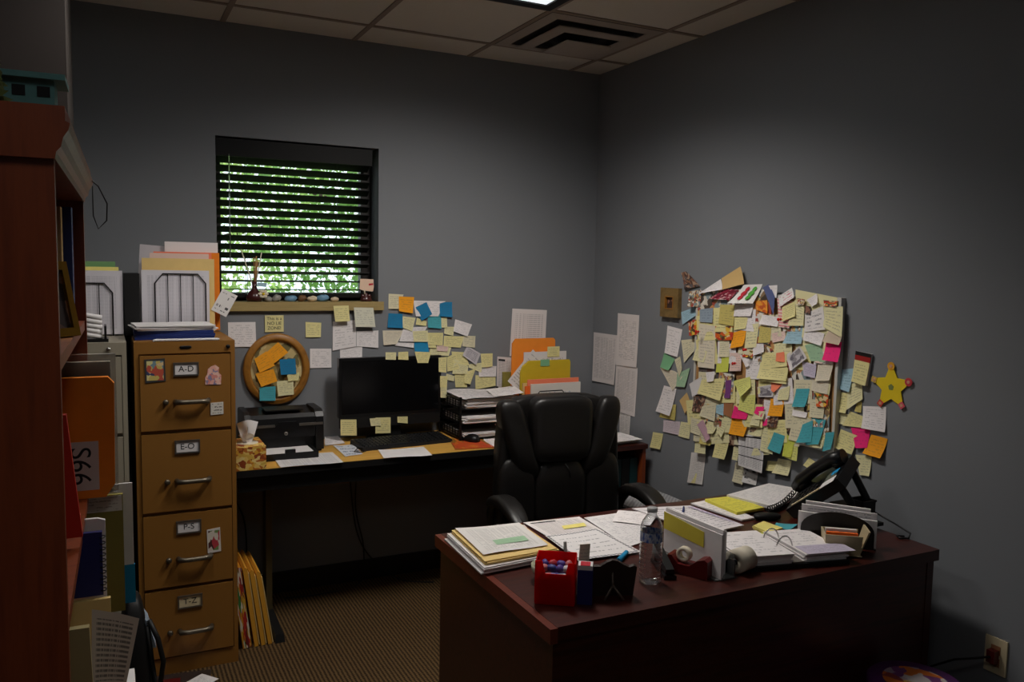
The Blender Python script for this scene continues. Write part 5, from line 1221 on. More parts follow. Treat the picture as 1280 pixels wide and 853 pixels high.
('paper_sheet','white','white lined sheet at lower left of pinboard, tilted',(-0.693,1.046,-0.794,1.043,-0.763,0.902,-0.640,0.905),0.0037,0.014),
('sticky_note','tan','tan diamond shaped paper right of the white lined sheet',(-0.818,0.987,-0.874,1.036,-0.917,0.980,-0.874,0.932),0.0020,0.010),
('photo_print','collage2','brown photo print right of the tan diamond shaped paper',(-0.966,1.033,-1.058,1.047,-1.025,0.964,-0.959,0.960),0.0328,0.006),
('paper_sheet','whitestripe','fan of thin white papers at the left of pinboard',(-0.923,1.085,-1.010,1.132,-1.025,1.063,-0.955,1.028),0.0294,0.006),
('sticky_note','yellow','large pale yellow double note left of the purple note',(-1.021,1.119,-1.181,1.147,-1.167,1.042,-1.003,1.053),0.0362,0.012),
('sticky_note','white','small round white note on the large pale yellow double note',(-1.051,1.158,-1.114,1.169,-1.111,1.124,-1.064,1.114),0.0379,0.006),
('greeting_card','brownenv','brown envelope below the purple note',(-1.177,1.047,-1.241,1.067,-1.242,0.973,-1.186,0.984),0.0345,0.006),
('sticky_note','purple','narrow purple note at the centre of pinboard',(-1.187,1.137,-1.226,1.146,-1.226,1.062,-1.184,1.058),0.0362,0.006),
('sticky_note','ltblue','small bluish white note left of the brown envelope',(-1.128,1.015,-1.183,1.031,-1.185,0.976,-1.130,0.981),0.0345,0.006),
('sticky_note','limepale','curled pale yellow note right of the purple note',(-1.231,1.140,-1.339,1.174,-1.356,1.130,-1.307,1.080),0.0345,0.020),
('sticky_note','limepale','pale yellow green note right of the brown envelope',(-1.284,1.080,-1.380,1.101,-1.377,1.012,-1.282,1.020),0.0362,0.006),
('sticky_note','yellow','pale yellow note below the broad notes at pinboard centre',(-1.412,1.215,-1.557,1.238,-1.553,1.170,-1.411,1.164),0.0328,0.006),
('photo_print','greypic','grey photo print left of the lower orange sticky note',(-1.381,1.134,-1.477,1.160,-1.481,1.106,-1.393,1.093),0.0294,0.006),
('sticky_note','salmon','salmon folded note above the lower orange sticky note',(-1.460,1.164,-1.536,1.177,-1.488,1.126,-1.466,1.133),0.0294,0.010),
('sticky_note','paleyel','pale note left of the middle teal sticky note',(-1.509,1.139,-1.570,1.166,-1.566,1.107,-1.507,1.098),0.0311,0.006),
('sticky_note','pale','pale lined note above the large teal notes',(-1.677,1.127,-1.753,1.132,-1.750,1.061,-1.682,1.055),0.0294,0.006),
('photo_print','flower','orange and brown picture at the right edge of pinboard',(-1.698,1.154,-1.770,1.158,-1.773,1.109,-1.717,1.103),0.0311,0.006),
('greeting_card','cream','round cornered cream card at the right edge of pinboard',(-1.686,1.218,-1.769,1.222,-1.766,1.158,-1.682,1.163),0.0294,0.006),
('sticky_note','white','white note edge under the middle teal sticky note',(-1.589,1.070,-1.669,1.071,-1.666,1.049,-1.590,1.045),0.0311,0.006),
('sticky_note','teal','teal sticky note in the middle right of pinboard, upper one',(-1.603,1.158,-1.673,1.168,-1.663,1.093,-1.592,1.082),0.0294,0.014),
('sticky_note','pink','small hot pink note left of the lower orange sticky note',(-1.387,1.050,-1.436,1.058,-1.425,1.011,-1.379,1.023),0.0362,0.006),
('sticky_note','pink','small hot pink tag below the lower orange sticky note',(-1.417,1.000,-1.461,1.011,-1.462,0.982,-1.419,0.971),0.0294,0.006),
('sticky_note','paleyel','small pale yellow note left of the lower orange note',(-1.379,1.029,-1.441,1.039,-1.435,1.003,-1.372,0.995),0.0379,0.006),
('sticky_note','paleyel','small pale yellow tag left of the small hot pink tag',(-1.363,0.994,-1.417,0.997,-1.410,0.969,-1.355,0.963),0.0362,0.006),
('photo_print','collage2','small dark picture below the lower orange sticky note',(-1.452,1.015,-1.516,1.027,-1.506,0.980,-1.454,0.971),0.0311,0.006),
('sticky_note','orange','orange sticky note in the lower middle of the pinboard',(-1.464,1.097,-1.539,1.099,-1.537,1.033,-1.460,1.023),0.0294,0.012),
('paper_sheet','pale','pale sheet left of the large teal notes',(-1.594,1.046,-1.690,1.050,-1.657,0.947,-1.576,0.943),0.0311,0.006),
('sticky_note','teal','large teal note at the lower right of pinboard, right of two',(-1.693,1.054,-1.762,1.057,-1.742,0.958,-1.673,0.941),0.0294,0.012),
('sticky_note','teal','large teal note at the lower right of pinboard, left of two',(-1.648,1.019,-1.701,1.046,-1.703,0.957,-1.629,0.942),0.0328,0.014),
('sticky_note','paleyel','pale yellow note at the bottom right corner of pinboard',(-1.703,0.962,-1.759,0.980,-1.754,0.943,-1.705,0.939),0.0311,0.006),
('sticky_note','pale','pale folded note left of the bluish white note',(-1.029,0.993,-1.127,1.026,-1.127,0.939,-1.020,0.948),0.0345,0.006),
('sticky_note','pale','pale note left of the lilac edged card',(-0.949,0.929,-1.033,0.926,-1.026,0.853,-0.954,0.857),0.0328,0.006),
('sticky_note','paleyel','pale yellow note left of the pink and orange note pair',(-1.136,0.961,-1.217,0.968,-1.183,0.876,-1.146,0.893),0.0345,0.010),
('sticky_note','olive','mustard note corner below the lilac edged card',(-1.021,0.848,-1.107,0.837,-1.098,0.821,-1.023,0.817),0.0328,0.006),
('sticky_note','paleyel','cream folded paper inside the lilac edged card',(-1.043,0.928,-1.153,0.937,-1.120,0.882,-1.089,0.876),0.0345,0.010),
('greeting_card','lilac','lilac edged tilted card at the bottom left of pinboard',(-1.001,0.902,-1.043,0.935,-1.111,0.859,-1.081,0.835),0.0362,0.014),
('sticky_note','pink','hot pink note right above the bottom orange sticky note',(-1.252,1.035,-1.340,1.009,-1.332,0.985,-1.241,0.976),0.0379,0.006),
('sticky_note','orange','orange sticky note at the bottom edge of the pinboard',(-1.236,0.978,-1.348,0.994,-1.327,0.908,-1.233,0.903),0.0345,0.014),
('paper_sheet','lilacpaper','lilac lined sheet below the white lined sheet',(-0.696,0.868,-0.830,0.884,-0.833,0.817,-0.700,0.810),0.0020,0.006),
('sticky_note','paleyel','pale yellow note right of the lilac lined sheet',(-0.836,0.885,-0.911,0.891,-0.909,0.813,-0.822,0.811),0.0020,0.006),
('paper_sheet','form','printed white form with black bars below the pinboard',(-1.279,0.912,-1.441,0.930,-1.437,0.770,-1.288,0.772),0.0311,0.006),
('sticky_note','paleyel','pale yellow note right of the bottom orange sticky note',(-1.368,1.001,-1.421,1.030,-1.416,0.970,-1.361,0.967),0.0396,0.006),
('sticky_note','paleyel','pale note at the top of the printed white form',(-1.381,0.944,-1.425,0.959,-1.419,0.925,-1.364,0.921),0.0311,0.006),
('sticky_note','paleyel','pale yellow note left of the lowest teal sticky note',(-1.421,0.939,-1.491,0.940,-1.492,0.863,-1.421,0.867),0.0311,0.006),
('sticky_note','limepale','pale note under the yellow green note at pinboard bottom',(-1.584,0.951,-1.625,0.947,-1.626,0.864,-1.556,0.864),0.0277,0.006),
('sticky_note','lime','yellow green sticky note at the bottom of pinboard',(-1.554,0.964,-1.608,0.950,-1.597,0.873,-1.550,0.869),0.0294,0.008),
('sticky_note','teal','teal sticky note at the bottom of pinboard, lowest one',(-1.494,0.959,-1.556,0.955,-1.542,0.877,-1.467,0.883),0.0328,0.012),
('sticky_note','yellow','single yellow sticky note at far left below the pinboard',(-0.611,0.791,-0.697,0.798,-0.686,0.715,-0.600,0.709),0.0020,0.012),
('paper_sheet','receipt','long white receipt hanging below the pinboard',(-0.925,0.750,-1.032,0.769,-1.019,0.613,-0.910,0.598),0.0020,0.006),
('sticky_note','paleyel','yellow note at the top of the long white receipt',(-0.978,0.818,-1.055,0.819,-1.058,0.772,-0.981,0.765),0.0260,0.006),
('sticky_note','yellow','small yellow note at the foot of the long white receipt',(-0.914,0.640,-0.975,0.658,-0.967,0.608,-0.914,0.599),0.0037,0.006),
('sticky_note','yellow','single yellow sticky note between receipt and printed form',(-1.132,0.856,-1.219,0.859,-1.204,0.779,-1.122,0.773),0.0311,0.012),
('sticky_note','paleyel','narrow pale note at left edge of the printed form',(-1.248,0.865,-1.287,0.873,-1.277,0.787,-1.245,0.788),0.0260,0.006),
('sticky_note','pale','beige note at the lower left of the printed form',(-1.236,0.771,-1.304,0.779,-1.295,0.682,-1.227,0.682),0.0020,0.012),
('paper_sheet','whitepic','white slip with small black pictures below the printed form',(-1.294,0.777,-1.384,0.777,-1.375,0.698,-1.290,0.694),0.0020,0.010),
('sticky_note','yellow','small square yellow note below the lowest teal note',(-1.434,0.821,-1.490,0.830,-1.484,0.787,-1.427,0.777),0.0020,0.008),
('sticky_note','paleyel','pale curling note right of the small square yellow note',(-1.494,0.844,-1.570,0.851,-1.565,0.787,-1.476,0.779),0.0020,0.018),
('sticky_note','yellow','small tilted yellow note left of the desk phone',(-1.661,0.884,-1.710,0.870,-1.688,0.834,-1.635,0.847),0.0020,0.006),
('sticky_note','tanorange','small orange brown note behind the phone handset',(-1.726,0.904,-1.763,0.906,-1.754,0.880,-1.723,0.879),0.0020,0.006),
('sticky_note','ltblue','pale blue crumpled note right of the pinboard',(-1.792,1.257,-1.858,1.270,-1.851,1.178,-1.790,1.186),0.0020,0.012),
('sticky_note','olive','olive note edge below the calendar pad',(-1.878,1.138,-1.903,1.153,-1.904,1.108,-1.876,1.109),0.0020,0.006),
('sticky_note','paleyel','pale yellow note just under the calendar pad',(-1.831,1.206,-1.899,1.223,-1.910,1.160,-1.844,1.109),0.0037,0.010),
('sticky_note','yellow','yellow note right of pinboard edge, left of the calendar notes',(-1.764,1.170,-1.840,1.172,-1.838,1.094,-1.757,1.095),0.0020,0.012),
('paper_sheet','white','white note sheet above the right orange sticky note',(-1.909,1.134,-2.010,1.147,-2.017,1.055,-1.918,1.053),0.0020,0.016),
('sticky_note','paleyel','pale green yellow note right of the pinboard lower edge',(-1.774,1.086,-1.846,1.092,-1.848,1.052,-1.768,1.044),0.0020,0.006),
('sticky_note','yellow','yellow folded note left of the white note sheet',(-1.852,1.105,-1.922,1.094,-1.918,1.053,-1.824,1.045),0.0020,0.006),
('sticky_note','pink','deep pink sticky note left of the right orange note',(-1.859,1.043,-1.948,1.059,-1.943,0.982,-1.892,0.971),0.0020,0.012),
('sticky_note','teal','teal note behind the big pale yellow note above phone',(-1.764,1.007,-1.807,1.019,-1.797,0.949,-1.758,0.932),0.0294,0.006),
('sticky_note','yellow','big pale yellow sticky note right above the phone handset',(-1.814,1.029,-1.894,1.018,-1.880,0.944,-1.793,0.954),0.0037,0.014),
('sticky_note','paleyel','lowest yellow note behind the phone, below the right orange note',(-1.887,0.944,-1.961,0.955,-1.960,0.879,-1.916,0.873),0.0020,0.008),
('sticky_note','orange','bright orange sticky note at far right, below the star',(-1.953,1.035,-2.025,1.032,-2.010,0.958,-1.927,0.959),0.0020,0.020),
('paper_sheet','print','printed white sheet nearest the room corner on the right wall',(-0.010,1.264,-0.260,1.265,-0.241,0.986,-0.016,0.982),0.0020,0.006),
('paper_sheet','print','lower long printed sheet on right wall near the corner',(-0.252,1.100,-0.458,1.108,-0.447,0.842,-0.240,0.845),0.0020,0.004),
('paper_sheet','print2','upper long printed sheet on right wall near the corner',(-0.254,1.388,-0.457,1.388,-0.450,1.109,-0.252,1.100),0.0020,0.006),
('paper_sheet','receipt','narrow printed slip below the long sheets on right wall',(-0.298,0.864,-0.404,0.863,-0.403,0.724,-0.305,0.719),0.0020,0.004),
]
BACK_WALL_NOTES = [
('paper_sheet','white','white sheet on back wall between tan cabinet and oval frame',(-2.017,1.347,-1.892,1.347,-1.890,1.229,-2.018,1.231),0.0020,0.006),
('sticky_note','yellow','single yellow sticky note right above the oval frame',(-1.655,1.344,-1.578,1.339,-1.581,1.268,-1.655,1.269),0.0020,0.006),
('paper_sheet','white','white sheet on back wall between oval frame and monitor',(-1.634,1.212,-1.528,1.209,-1.528,1.114,-1.635,1.116),0.0020,0.004),
('paper_sheet','white','tall white sheet on back wall below the yellow sill note',(-1.520,1.344,-1.403,1.350,-1.403,1.218,-1.523,1.199),0.0020,0.006),
('paper_sheet','white','white sheet on back wall below the sill right end',(-1.401,1.294,-1.286,1.296,-1.288,1.207,-1.401,1.218),0.0020,0.006),
('paper_sheet','white','white sheet just above the monitor top left corner',(-1.485,1.220,-1.370,1.217,-1.374,1.156,-1.485,1.152),0.0020,0.010),
('paper_sheet','white','white sheet behind the blue notes on the back wall',(-1.100,1.448,-0.921,1.444,-0.962,1.365,-1.087,1.366),0.0020,0.006),
('sticky_note','pale','pale note left of the orange note on back wall',(-1.233,1.483,-1.153,1.479,-1.181,1.406,-1.235,1.406),0.0020,0.008),
('sticky_note','orange','orange sticky note on the back wall right of window',(-1.179,1.469,-1.096,1.466,-1.105,1.382,-1.181,1.394),0.0037,0.012),
('sticky_note','paleyel','pale yellow note below the back wall orange note',(-1.157,1.367,-1.087,1.358,-1.107,1.288,-1.160,1.309),0.0020,0.006),
('sticky_note','yellow','yellow note edge below the tilted blue note',(-1.079,1.358,-1.025,1.338,-1.029,1.315,-1.087,1.323),0.0020,0.006),
('sticky_note','paleyel','pale note right of the turquoise back wall note',(-0.945,1.357,-0.912,1.360,-0.911,1.305,-0.943,1.305),0.0020,0.006),
('sticky_note','blue','tilted blue sticky note on back wall, middle of upper blues',(-1.088,1.413,-1.028,1.440,-0.998,1.377,-1.056,1.341),0.0037,0.008),
('sticky_note','blue','blue sticky note on back wall, upper right one',(-0.955,1.440,-0.883,1.440,-0.886,1.360,-0.954,1.365),0.0020,0.014),
('paper_sheet','white','white paper strip above the monitor on back wall',(-1.184,1.232,-1.094,1.226,-1.098,1.202,-1.200,1.217),0.0020,0.006),
('paper_sheet','white','white sheet left of the lower blue back wall note',(-1.152,1.309,-1.021,1.311,-1.070,1.233,-1.176,1.237),0.0020,0.006),
('sticky_note','blue','blue sticky note on back wall, leftmost blue',(-1.233,1.383,-1.158,1.379,-1.158,1.306,-1.240,1.310),0.0020,0.010),
('sticky_note','cream','cream note below the leftmost blue back wall note',(-1.264,1.295,-1.148,1.293,-1.192,1.224,-1.260,1.220),0.0020,0.010),
('sticky_note','paleyel','pale yellow note above the lower blue back wall note',(-1.103,1.288,-1.019,1.291,-1.018,1.232,-1.098,1.234),0.0037,0.006),
('sticky_note','yellow','yellow note below the turquoise back wall note',(-1.020,1.279,-0.932,1.277,-0.935,1.210,-1.015,1.216),0.0020,0.006),
('sticky_note','teal','turquoise sticky note on back wall among the blue notes',(-1.019,1.377,-0.944,1.373,-0.946,1.300,-1.020,1.307),0.0020,0.012),
('sticky_note','paleyel','pale note left of the upper tilted white note',(-0.924,1.309,-0.868,1.308,-0.876,1.260,-0.928,1.273),0.0020,0.006),
('sticky_note','pale','beige note at the right below the upper tilted white note',(-0.816,1.259,-0.745,1.256,-0.749,1.193,-0.823,1.203),0.0020,0.006),
('sticky_note','white','upper tilted white note at right of the back wall cluster',(-0.864,1.348,-0.766,1.319,-0.794,1.255,-0.876,1.284),0.0020,0.010),
('sticky_note','yellow','yellow note in the middle right of back wall cluster',(-0.927,1.261,-0.811,1.255,-0.832,1.195,-0.931,1.206),0.0020,0.006),
('sticky_note','paleyel','pale yellow note just above monitor right top corner',(-1.003,1.204,-0.884,1.200,-0.901,1.153,-1.011,1.164),0.0020,0.006),
('sticky_note','pinkish','pale pinkish note right of the lower blue note',(-0.969,1.215,-0.901,1.209,-0.909,1.177,-0.969,1.183),0.0037,0.006),
('sticky_note','yellow','small yellow note right of the lower blue note',(-1.020,1.232,-0.974,1.227,-0.973,1.199,-1.015,1.200),0.0037,0.006),
('sticky_note','blue2b','lower blue sticky note on back wall above the monitor',(-1.094,1.230,-1.018,1.247,-1.015,1.178,-1.092,1.177),0.0020,0.010),
('sticky_note','yellow','yellow note left of the lower tilted white note',(-0.884,1.176,-0.810,1.170,-0.778,1.096,-0.874,1.116),0.0020,0.006),
('sticky_note','yellow','rightmost yellow note of the back wall cluster',(-0.713,1.159,-0.641,1.159,-0.643,1.087,-0.707,1.085),0.0020,0.010),
('sticky_note','paleyel','pale note under the lower tilted white note',(-0.778,1.104,-0.699,1.110,-0.711,1.057,-0.787,1.088),0.0020,0.006),
('sticky_note','greytag','lower tilted white note with a printed square, cluster right',(-0.793,1.206,-0.713,1.159,-0.743,1.099,-0.823,1.154),0.0037,0.012),
('sticky_note','yellow','yellow note right of the monitor upper corner on back wall',(-0.909,1.146,-0.858,1.169,-0.839,1.080,-0.908,1.070),0.0037,0.006),
('sticky_note','paleyel','pale yellow note left of the slanted yellow strip',(-0.866,1.137,-0.787,1.094,-0.791,1.053,-0.882,1.057),0.0054,0.006),
('paper_sheet','white','white sheet behind the lowest right yellow note on back wall',(-0.725,1.092,-0.617,1.088,-0.621,1.030,-0.724,1.034),0.0020,0.006),
('sticky_note','yellow','low yellow note right of monitor, left of slanted strip',(-0.865,1.060,-0.786,1.053,-0.794,0.980,-0.860,0.983),0.0020,0.006),
('sticky_note','yellow','slanted yellow strip low in the back wall cluster',(-0.804,1.062,-0.743,1.080,-0.777,0.996,-0.812,1.005),0.0071,0.012),
('sticky_note','yellow','lowest right yellow note above the letter trays',(-0.742,1.043,-0.621,1.034,-0.624,0.980,-0.745,0.965),0.0020,0.010),
('sticky_note','paleyel','small pale note between monitor edge and low yellow note',(-0.912,1.058,-0.865,1.044,-0.869,1.016,-0.912,1.026),0.0020,0.006),
('paper_sheet','print4','tall printed sheet on back wall above the folder sorter',(-0.526,1.403,-0.309,1.393,-0.320,1.124,-0.539,1.141),0.0020,0.005),
('paper_sheet','print3','printed white sheet leaning behind the letter trays',(-0.613,1.141,-0.520,1.131,-0.527,0.943,-0.615,0.957),0.0020,0.004),
]
SHEETS = [
('paper_sheet','table_print','printed sheet on the table in front of the printer','paper',(-1.879,-0.322,-1.609,-0.342,-1.611,-0.549,-1.880,-0.541),0.7615,0.0000),
('paper_stack','white','papers on the table right of the printer','papers',(-1.518,0.185,-1.483,0.151,-1.507,-0.177,-1.608,-0.191),0.7635,0.0030),
('index_card','cardprint','printed card on the table left of the keyboard','card',(-1.571,-0.199,-1.477,-0.218,-1.488,-0.421,-1.576,-0.450),0.7615,0.0000),
('paper_sheet','paper_white','blank white sheet on the table before the keyboard','paper',(-1.401,-0.372,-1.181,-0.390,-1.203,-0.568,-1.426,-0.542),0.7615,0.0000),
('paper_sheet','white','white sheet on the table right of the mouse mat','paper',(-0.825,-0.274,-0.755,-0.314,-0.846,-0.523,-0.887,-0.507),0.7615,0.0000),
('mouse_mat','mat_print','orange red mouse mat on the table by the keyboard','mouse mat',(-0.997,-0.261,-0.850,-0.264,-0.866,-0.523,-1.061,-0.495),0.7625,0.0020),
('paper_stack','paper_white','white paper stack under the manila folders on desk left end','papers',(-1.562,-1.633,-1.290,-1.649,-1.342,-1.939,-1.578,-1.958),0.7420,0.0220),
('file_folder','manila','manila folders on the white stack at the desk left end','folders',(-1.546,-1.641,-1.309,-1.668,-1.317,-1.930,-1.565,-1.944),0.7645,0.0120),
('paper_sheet','deskprint','printed sheet with a grey bar lying on manila folders','paper',(-1.536,-1.646,-1.319,-1.676,-1.333,-1.903,-1.553,-1.905),0.7800,0.0000),
('paper_sheet','print3','printed sheet between the manila folders and the bordered page','paper',(-1.250,-1.573,-1.035,-1.592,-1.043,-1.770,-1.243,-1.762),0.7430,0.0020),
('paper_sheet','deskprint2','large white sheet behind the water bottle','paper',(-1.025,-1.608,-0.855,-1.608,-0.899,-1.883,-1.054,-1.929),0.7430,0.0020),
('paper_sheet','bordered','white page with a dotted border on the desk','paper',(-1.256,-1.742,-1.058,-1.742,-1.050,-1.990,-1.273,-1.983),0.7470,0.0000),
('paper_stack','handprint','handwritten sheets with a pen across the desk middle','papers',(-0.813,-1.598,-0.590,-1.654,-0.567,-1.919,-0.759,-1.940),0.7480,0.0040),
('paper_sheet','white','white sheet behind the cap of the water bottle','paper',(-0.869,-1.592,-0.741,-1.673,-0.866,-1.784,-0.963,-1.694),0.7470,0.0000),
('paper_stack','white','white papers under the yellow folder at the desk back','papers',(-0.559,-1.621,-0.459,-1.610,-0.461,-1.859,-0.525,-1.862),0.7430,0.0060),
('note_pad','yellow_folder2','yellow legal pad on white papers at the desk back','note pad',(-0.498,-1.628,-0.367,-1.635,-0.366,-1.804,-0.503,-1.811),0.7495,0.0100),
('paper_stack','deskprint2','large printed sheets at the back of the desk against the wall','papers',(-0.396,-1.633,-0.117,-1.566,-0.049,-1.709,-0.346,-1.831),0.7550,0.0120),
('sticky_note_pad','yellow_pad','thick yellow sticky note pad on the desk','note pad',(-0.550,-1.945,-0.480,-1.921,-0.473,-2.006,-0.556,-2.022),0.7420,0.0140),
('sticky_note','teal_paper','teal sticky note lying flat on the desk','note',(-0.425,-1.925,-0.365,-1.971,-0.435,-2.003,-0.469,-1.960),0.7418,0.0000),
('page_flags','orange_flag','leftmost orange page flags on the desk by the binder','page flags',(-0.664,-1.954,-0.623,-1.957,-0.650,-2.004,-0.694,-1.999),0.7418,0.0020),
('page_flags','green_flag','green page flags on the desk by the binder','page flags',(-0.619,-1.972,-0.591,-1.965,-0.605,-1.996,-0.633,-1.997),0.7418,0.0030),
('page_flags','lime','lime page flags on the desk by the binder','page flags',(-0.587,-1.990,-0.540,-1.992,-0.561,-2.028,-0.604,-2.028),0.7418,0.0030),
('page_flags','yellow_pad','yellow page flags on the desk beside the binder','page flags',(-0.538,-2.000,-0.500,-2.011,-0.528,-2.045,-0.569,-2.041),0.7440,0.0030),
('page_flags','orange_flag','right orange page flags on the desk by the binder','page flags',(-0.526,-2.030,-0.479,-2.032,-0.496,-2.063,-0.545,-2.062),0.7418,0.0030),
]

# ================================================================== FLAT SHEETS ON TABLE AND DESK
paper('table_print', (222, 220, 220), 18, 8, (130, 130, 145), .7, .4, .06, 'print'); paper('cardprint', (215, 218, 225), 4, 4, (90, 110, 140), .6, .7, .1)
picture('mat_print', [(205, 80, 35), (190, 60, 30), (215, 120, 40), (200, 75, 30), (160, 110, 40)], 5); paper('deskprint', (228, 224, 220), 24, 9, (150, 150, 150), .6, .4, .1, 'print')
paper('deskprint2', (230, 226, 226), 28, 9, (140, 140, 150), .5, .35, .08, 'print'); paper('yellow_folder2', (228, 218, 90), 12, 6, (150, 150, 80), .5, .5, .08)
if 'handprint' not in MATS: paper('handprint', (228, 222, 224), 16, 9, (110, 105, 120), .5, .4, .08)
bt_ = NT('bordered'); uv = bt_.node('ShaderNodeUVMap').outputs[0]; sp_ = bt_.node('ShaderNodeSeparateXYZ'); bt_.l.new(uv, sp_.inputs[0]); u_, v_ = sp_.outputs[0], sp_.outputs[1]
du = bt_.math('ABSOLUTE', bt_.math('SUBTRACT', u_, .5)); dv = bt_.math('ABSOLUTE', bt_.math('SUBTRACT', v_, .5))
ed = bt_.math('COMPARE', bt_.math('MAXIMUM', du, dv), .466, .019)
dots = bt_.math('GREATER_THAN', bt_.math('SINE', bt_.math('MULTIPLY', bt_.math('ADD', u_, v_), 105)), -.2)
rows = bt_.math('COMPARE', bt_.math('FRACT', bt_.math('MULTIPLY', v_, 7)), .5, .09)
c2 = bt_.node('ShaderNodeCombineXYZ'); bt_.put(c2.inputs[0], bt_.math('MULTIPLY', u_, 22)); bt_.put(c2.inputs[1], bt_.math('FLOOR', bt_.math('MULTIPLY', v_, 7)))
wr = bt_.math('MULTIPLY', rows, bt_.math('MULTIPLY', bt_.math('GREATER_THAN', bt_.noise(c2.outputs[0], 1.2, 2).outputs[0], .5), bt_.math('LESS_THAN', bt_.math('MAXIMUM', du, dv), .36)))
bt_.l.new(bt_.mix(bt_.math('MAXIMUM', bt_.math('MULTIPLY', ed, dots), bt_.math('MULTIPLY', wr, .5)), lin((232, 228, 228)), lin((45, 50, 60))), bt_.b.inputs['Base Color']); bt_.b.inputs['Roughness'].default_value = .85; MATS['bordered'] = bt_.m
for n_, mt, lb, ct, q, z, th in SHEETS:
    pts = [(q[i], q[i+1]) for i in range(0, 8, 2)]                  # far-left, far-right, near-right, near-left
    lo = [Vector((*pts[i], z)) for i in (3, 2, 1, 0)]
    if th < .0015:
        o = MB().sheet(lo[0], lo[1], lo[2], lo[3], lambda u, v: Vector((0, 0, .0015*math.sin(6*u+2*v)+.0015))).out(n_, mt)
    else:
        mb = MB()
        k = max(1, round(th/.0045)); rr = random.Random(len(lb))
        for i in range(k):
            j = Vector((rr.uniform(-.006, .006), rr.uniform(-.005, .005), 0)) if 0 < i < k-1 or k > 3 else Vector((0, 0, 0))
            mb.hexa([p+j+Vector((0, 0, th*i/k)) for p in lo], [p+j+Vector((0, 0, th*(i+.94)/k)) for p in lo])
        o = mb.out(n_, mt)
    tag(o, lb, ct)
b_ = MB().sheet((-1.48, -1.845, .7826), (-1.37, -1.845, .7826), (-1.365, -1.80, .7826), (-1.475, -1.80, .7826)).out('sticky_note', 'mint'); tag(b_, 'grey green strip stuck on the printed sheet at desk left', 'note')
b_ = MB().sheet((-1.16, -1.70, .7475), (-1.07, -1.70, .7475), (-1.06, -1.665, .7475), (-1.15, -1.665, .7475)).out('sticky_note', 'yellow_pad'); tag(b_, 'yellow note above the bordered page on the desk', 'note')
b_ = MB().sheet((-.585, -1.90, .7545), (-.578, -1.85, .7545), (-.595, -1.67, .7545), (-.615, -1.67, .7545)).out('bookmark', 'lavender')
tag(b_, 'purple strip along the right edge of handwritten desk sheets', 'paper')

# ================================================================== PAPER ON THE WALLS
pb = thing('pinboard', 'grey framed cork pinboard buried under notes on the right wall', 'pinboard', (-.001, -1.375, .932), rot=(0, 0, -PI/2))
MB().box(-.415, .415, -.018, 0, .012, .590).out('cork_panel', 'cork', pb)
f_ = MB()
for a in ((-.428, .428, 0, .013), (-.428, .428, .589, .602), (-.428, -.415, .013, .589), (.415, .428, .013, .589)): f_.box(a[0], a[1], -.024, 0, a[2], a[3])
f_.bevel(.002, 1).out('frame', 'board_frame', pb)

def wall_sheet(n_, mt, lb, q, d, curl, wall):
    P_ = []
    for i in range(0, 8, 2):
        P_.append(Vector((-d, q[i], q[i+1])) if wall == 'R' else Vector((q[i], -d, q[i+1])))
    tl, tr, br, bl_ = P_
    inn = Vector((-1, 0, 0)) if wall == 'R' else Vector((0, -1, 0))
    rr = random.Random(lb+str(q[0])); ph = rr.uniform(0, 6); sk = rr.uniform(-.4, .4)
    def off(u, v):
        t = 1-v
        return inn*(.75*curl*t*t*(1+sk*(u-.5)*2)+.0012*math.sin(7*u+ph)*t)
    big = (tl-bl_).length > .12
    o = MB().sheet(bl_, br, tr, tl, off, 4, 8 if big else 6).out(n_, mt)
    cat = {'sticky_note': 'note', 'greeting_card': 'card', 'paper_sheet': 'paper', 'photo_print': 'photo'}[n_]
    if lb == 'BURIED': tag(o, 'pale note or print mostly hidden under others on the pinboard', cat, 'notes layered underneath on the pinboard')
    else: tag(o, lb, cat, 'papers stuck on the right wall' if wall == 'R' else 'papers stuck on the back wall')
    return o
SHOW = {}
for r_ in RIGHT_WALL_NOTES: SHOW[r_[2]] = wall_sheet(*r_, 'R')
for r_ in BACK_WALL_NOTES: wall_sheet(*r_, 'B')
# red and green fish on the white card, printed on its cover
fo = SHOW['white card with red and green fish shapes at pinboard top']
q = [r_ for r_ in RIGHT_WALL_NOTES if r_[2].startswith('white card with red and green fish')][0]
c4 = [Vector((-q[4]-.003-(.03 if i > 1 else 0), q[3][2*i], q[3][2*i+1]))-fo.location for i in range(4)]
for u0, mt in ((.34, 'red_ink'), (.70, 'green_ink')):
    mb = MB()
    for (du_, dv_, ru, rv) in ((.04, .24, .10, .12), (.0, .46, .13, .13), (-.02, .68, .10, .12)):
        ring_ = []
        for i in range(14):
            a = 2*PI*i/14; u = u0+du_+ru*math.cos(a); v = dv_+rv*math.sin(a)
            t = v*v
            p_ = (c4[0]*(1-u)+c4[1]*u)*(1-v)+(c4[3]*(1-u)+c4[2]*u)*v
            p_.x = -q[4]-.75*.030*t*1.2-.0032-fo.location.x
            ring_.append(mb.b.verts.new(p_))
        mb.b.faces.new(ring_)
    mb.out('printed_shape', mt, fo)
for y, z, lb in ((-1.015, 1.345, 'red pushpin at the top of the long cream list'), (-1.335, 1.292, 'red pushpin left of the pale blue sticky note'), (-1.27, 1.225, 'red pushpin above the broad yellow notes'), (-1.53, 1.435, 'red pushpin by the pencil drawing sheet')):
    o = thing('pushpin', lb, 'pushpin', (-.060, y, z), rot=(0, -PI/2, 0), group='pushpins on the pinboard')
    MB().lathe([(.001, -.012), (.0012, 0), (.006, 0), (.006, .002), (.0035, .004), (.004, .010), (.007, .012), (.007, .014), (.001, .014)], 14).out('pin_head', 'red_pin', o)

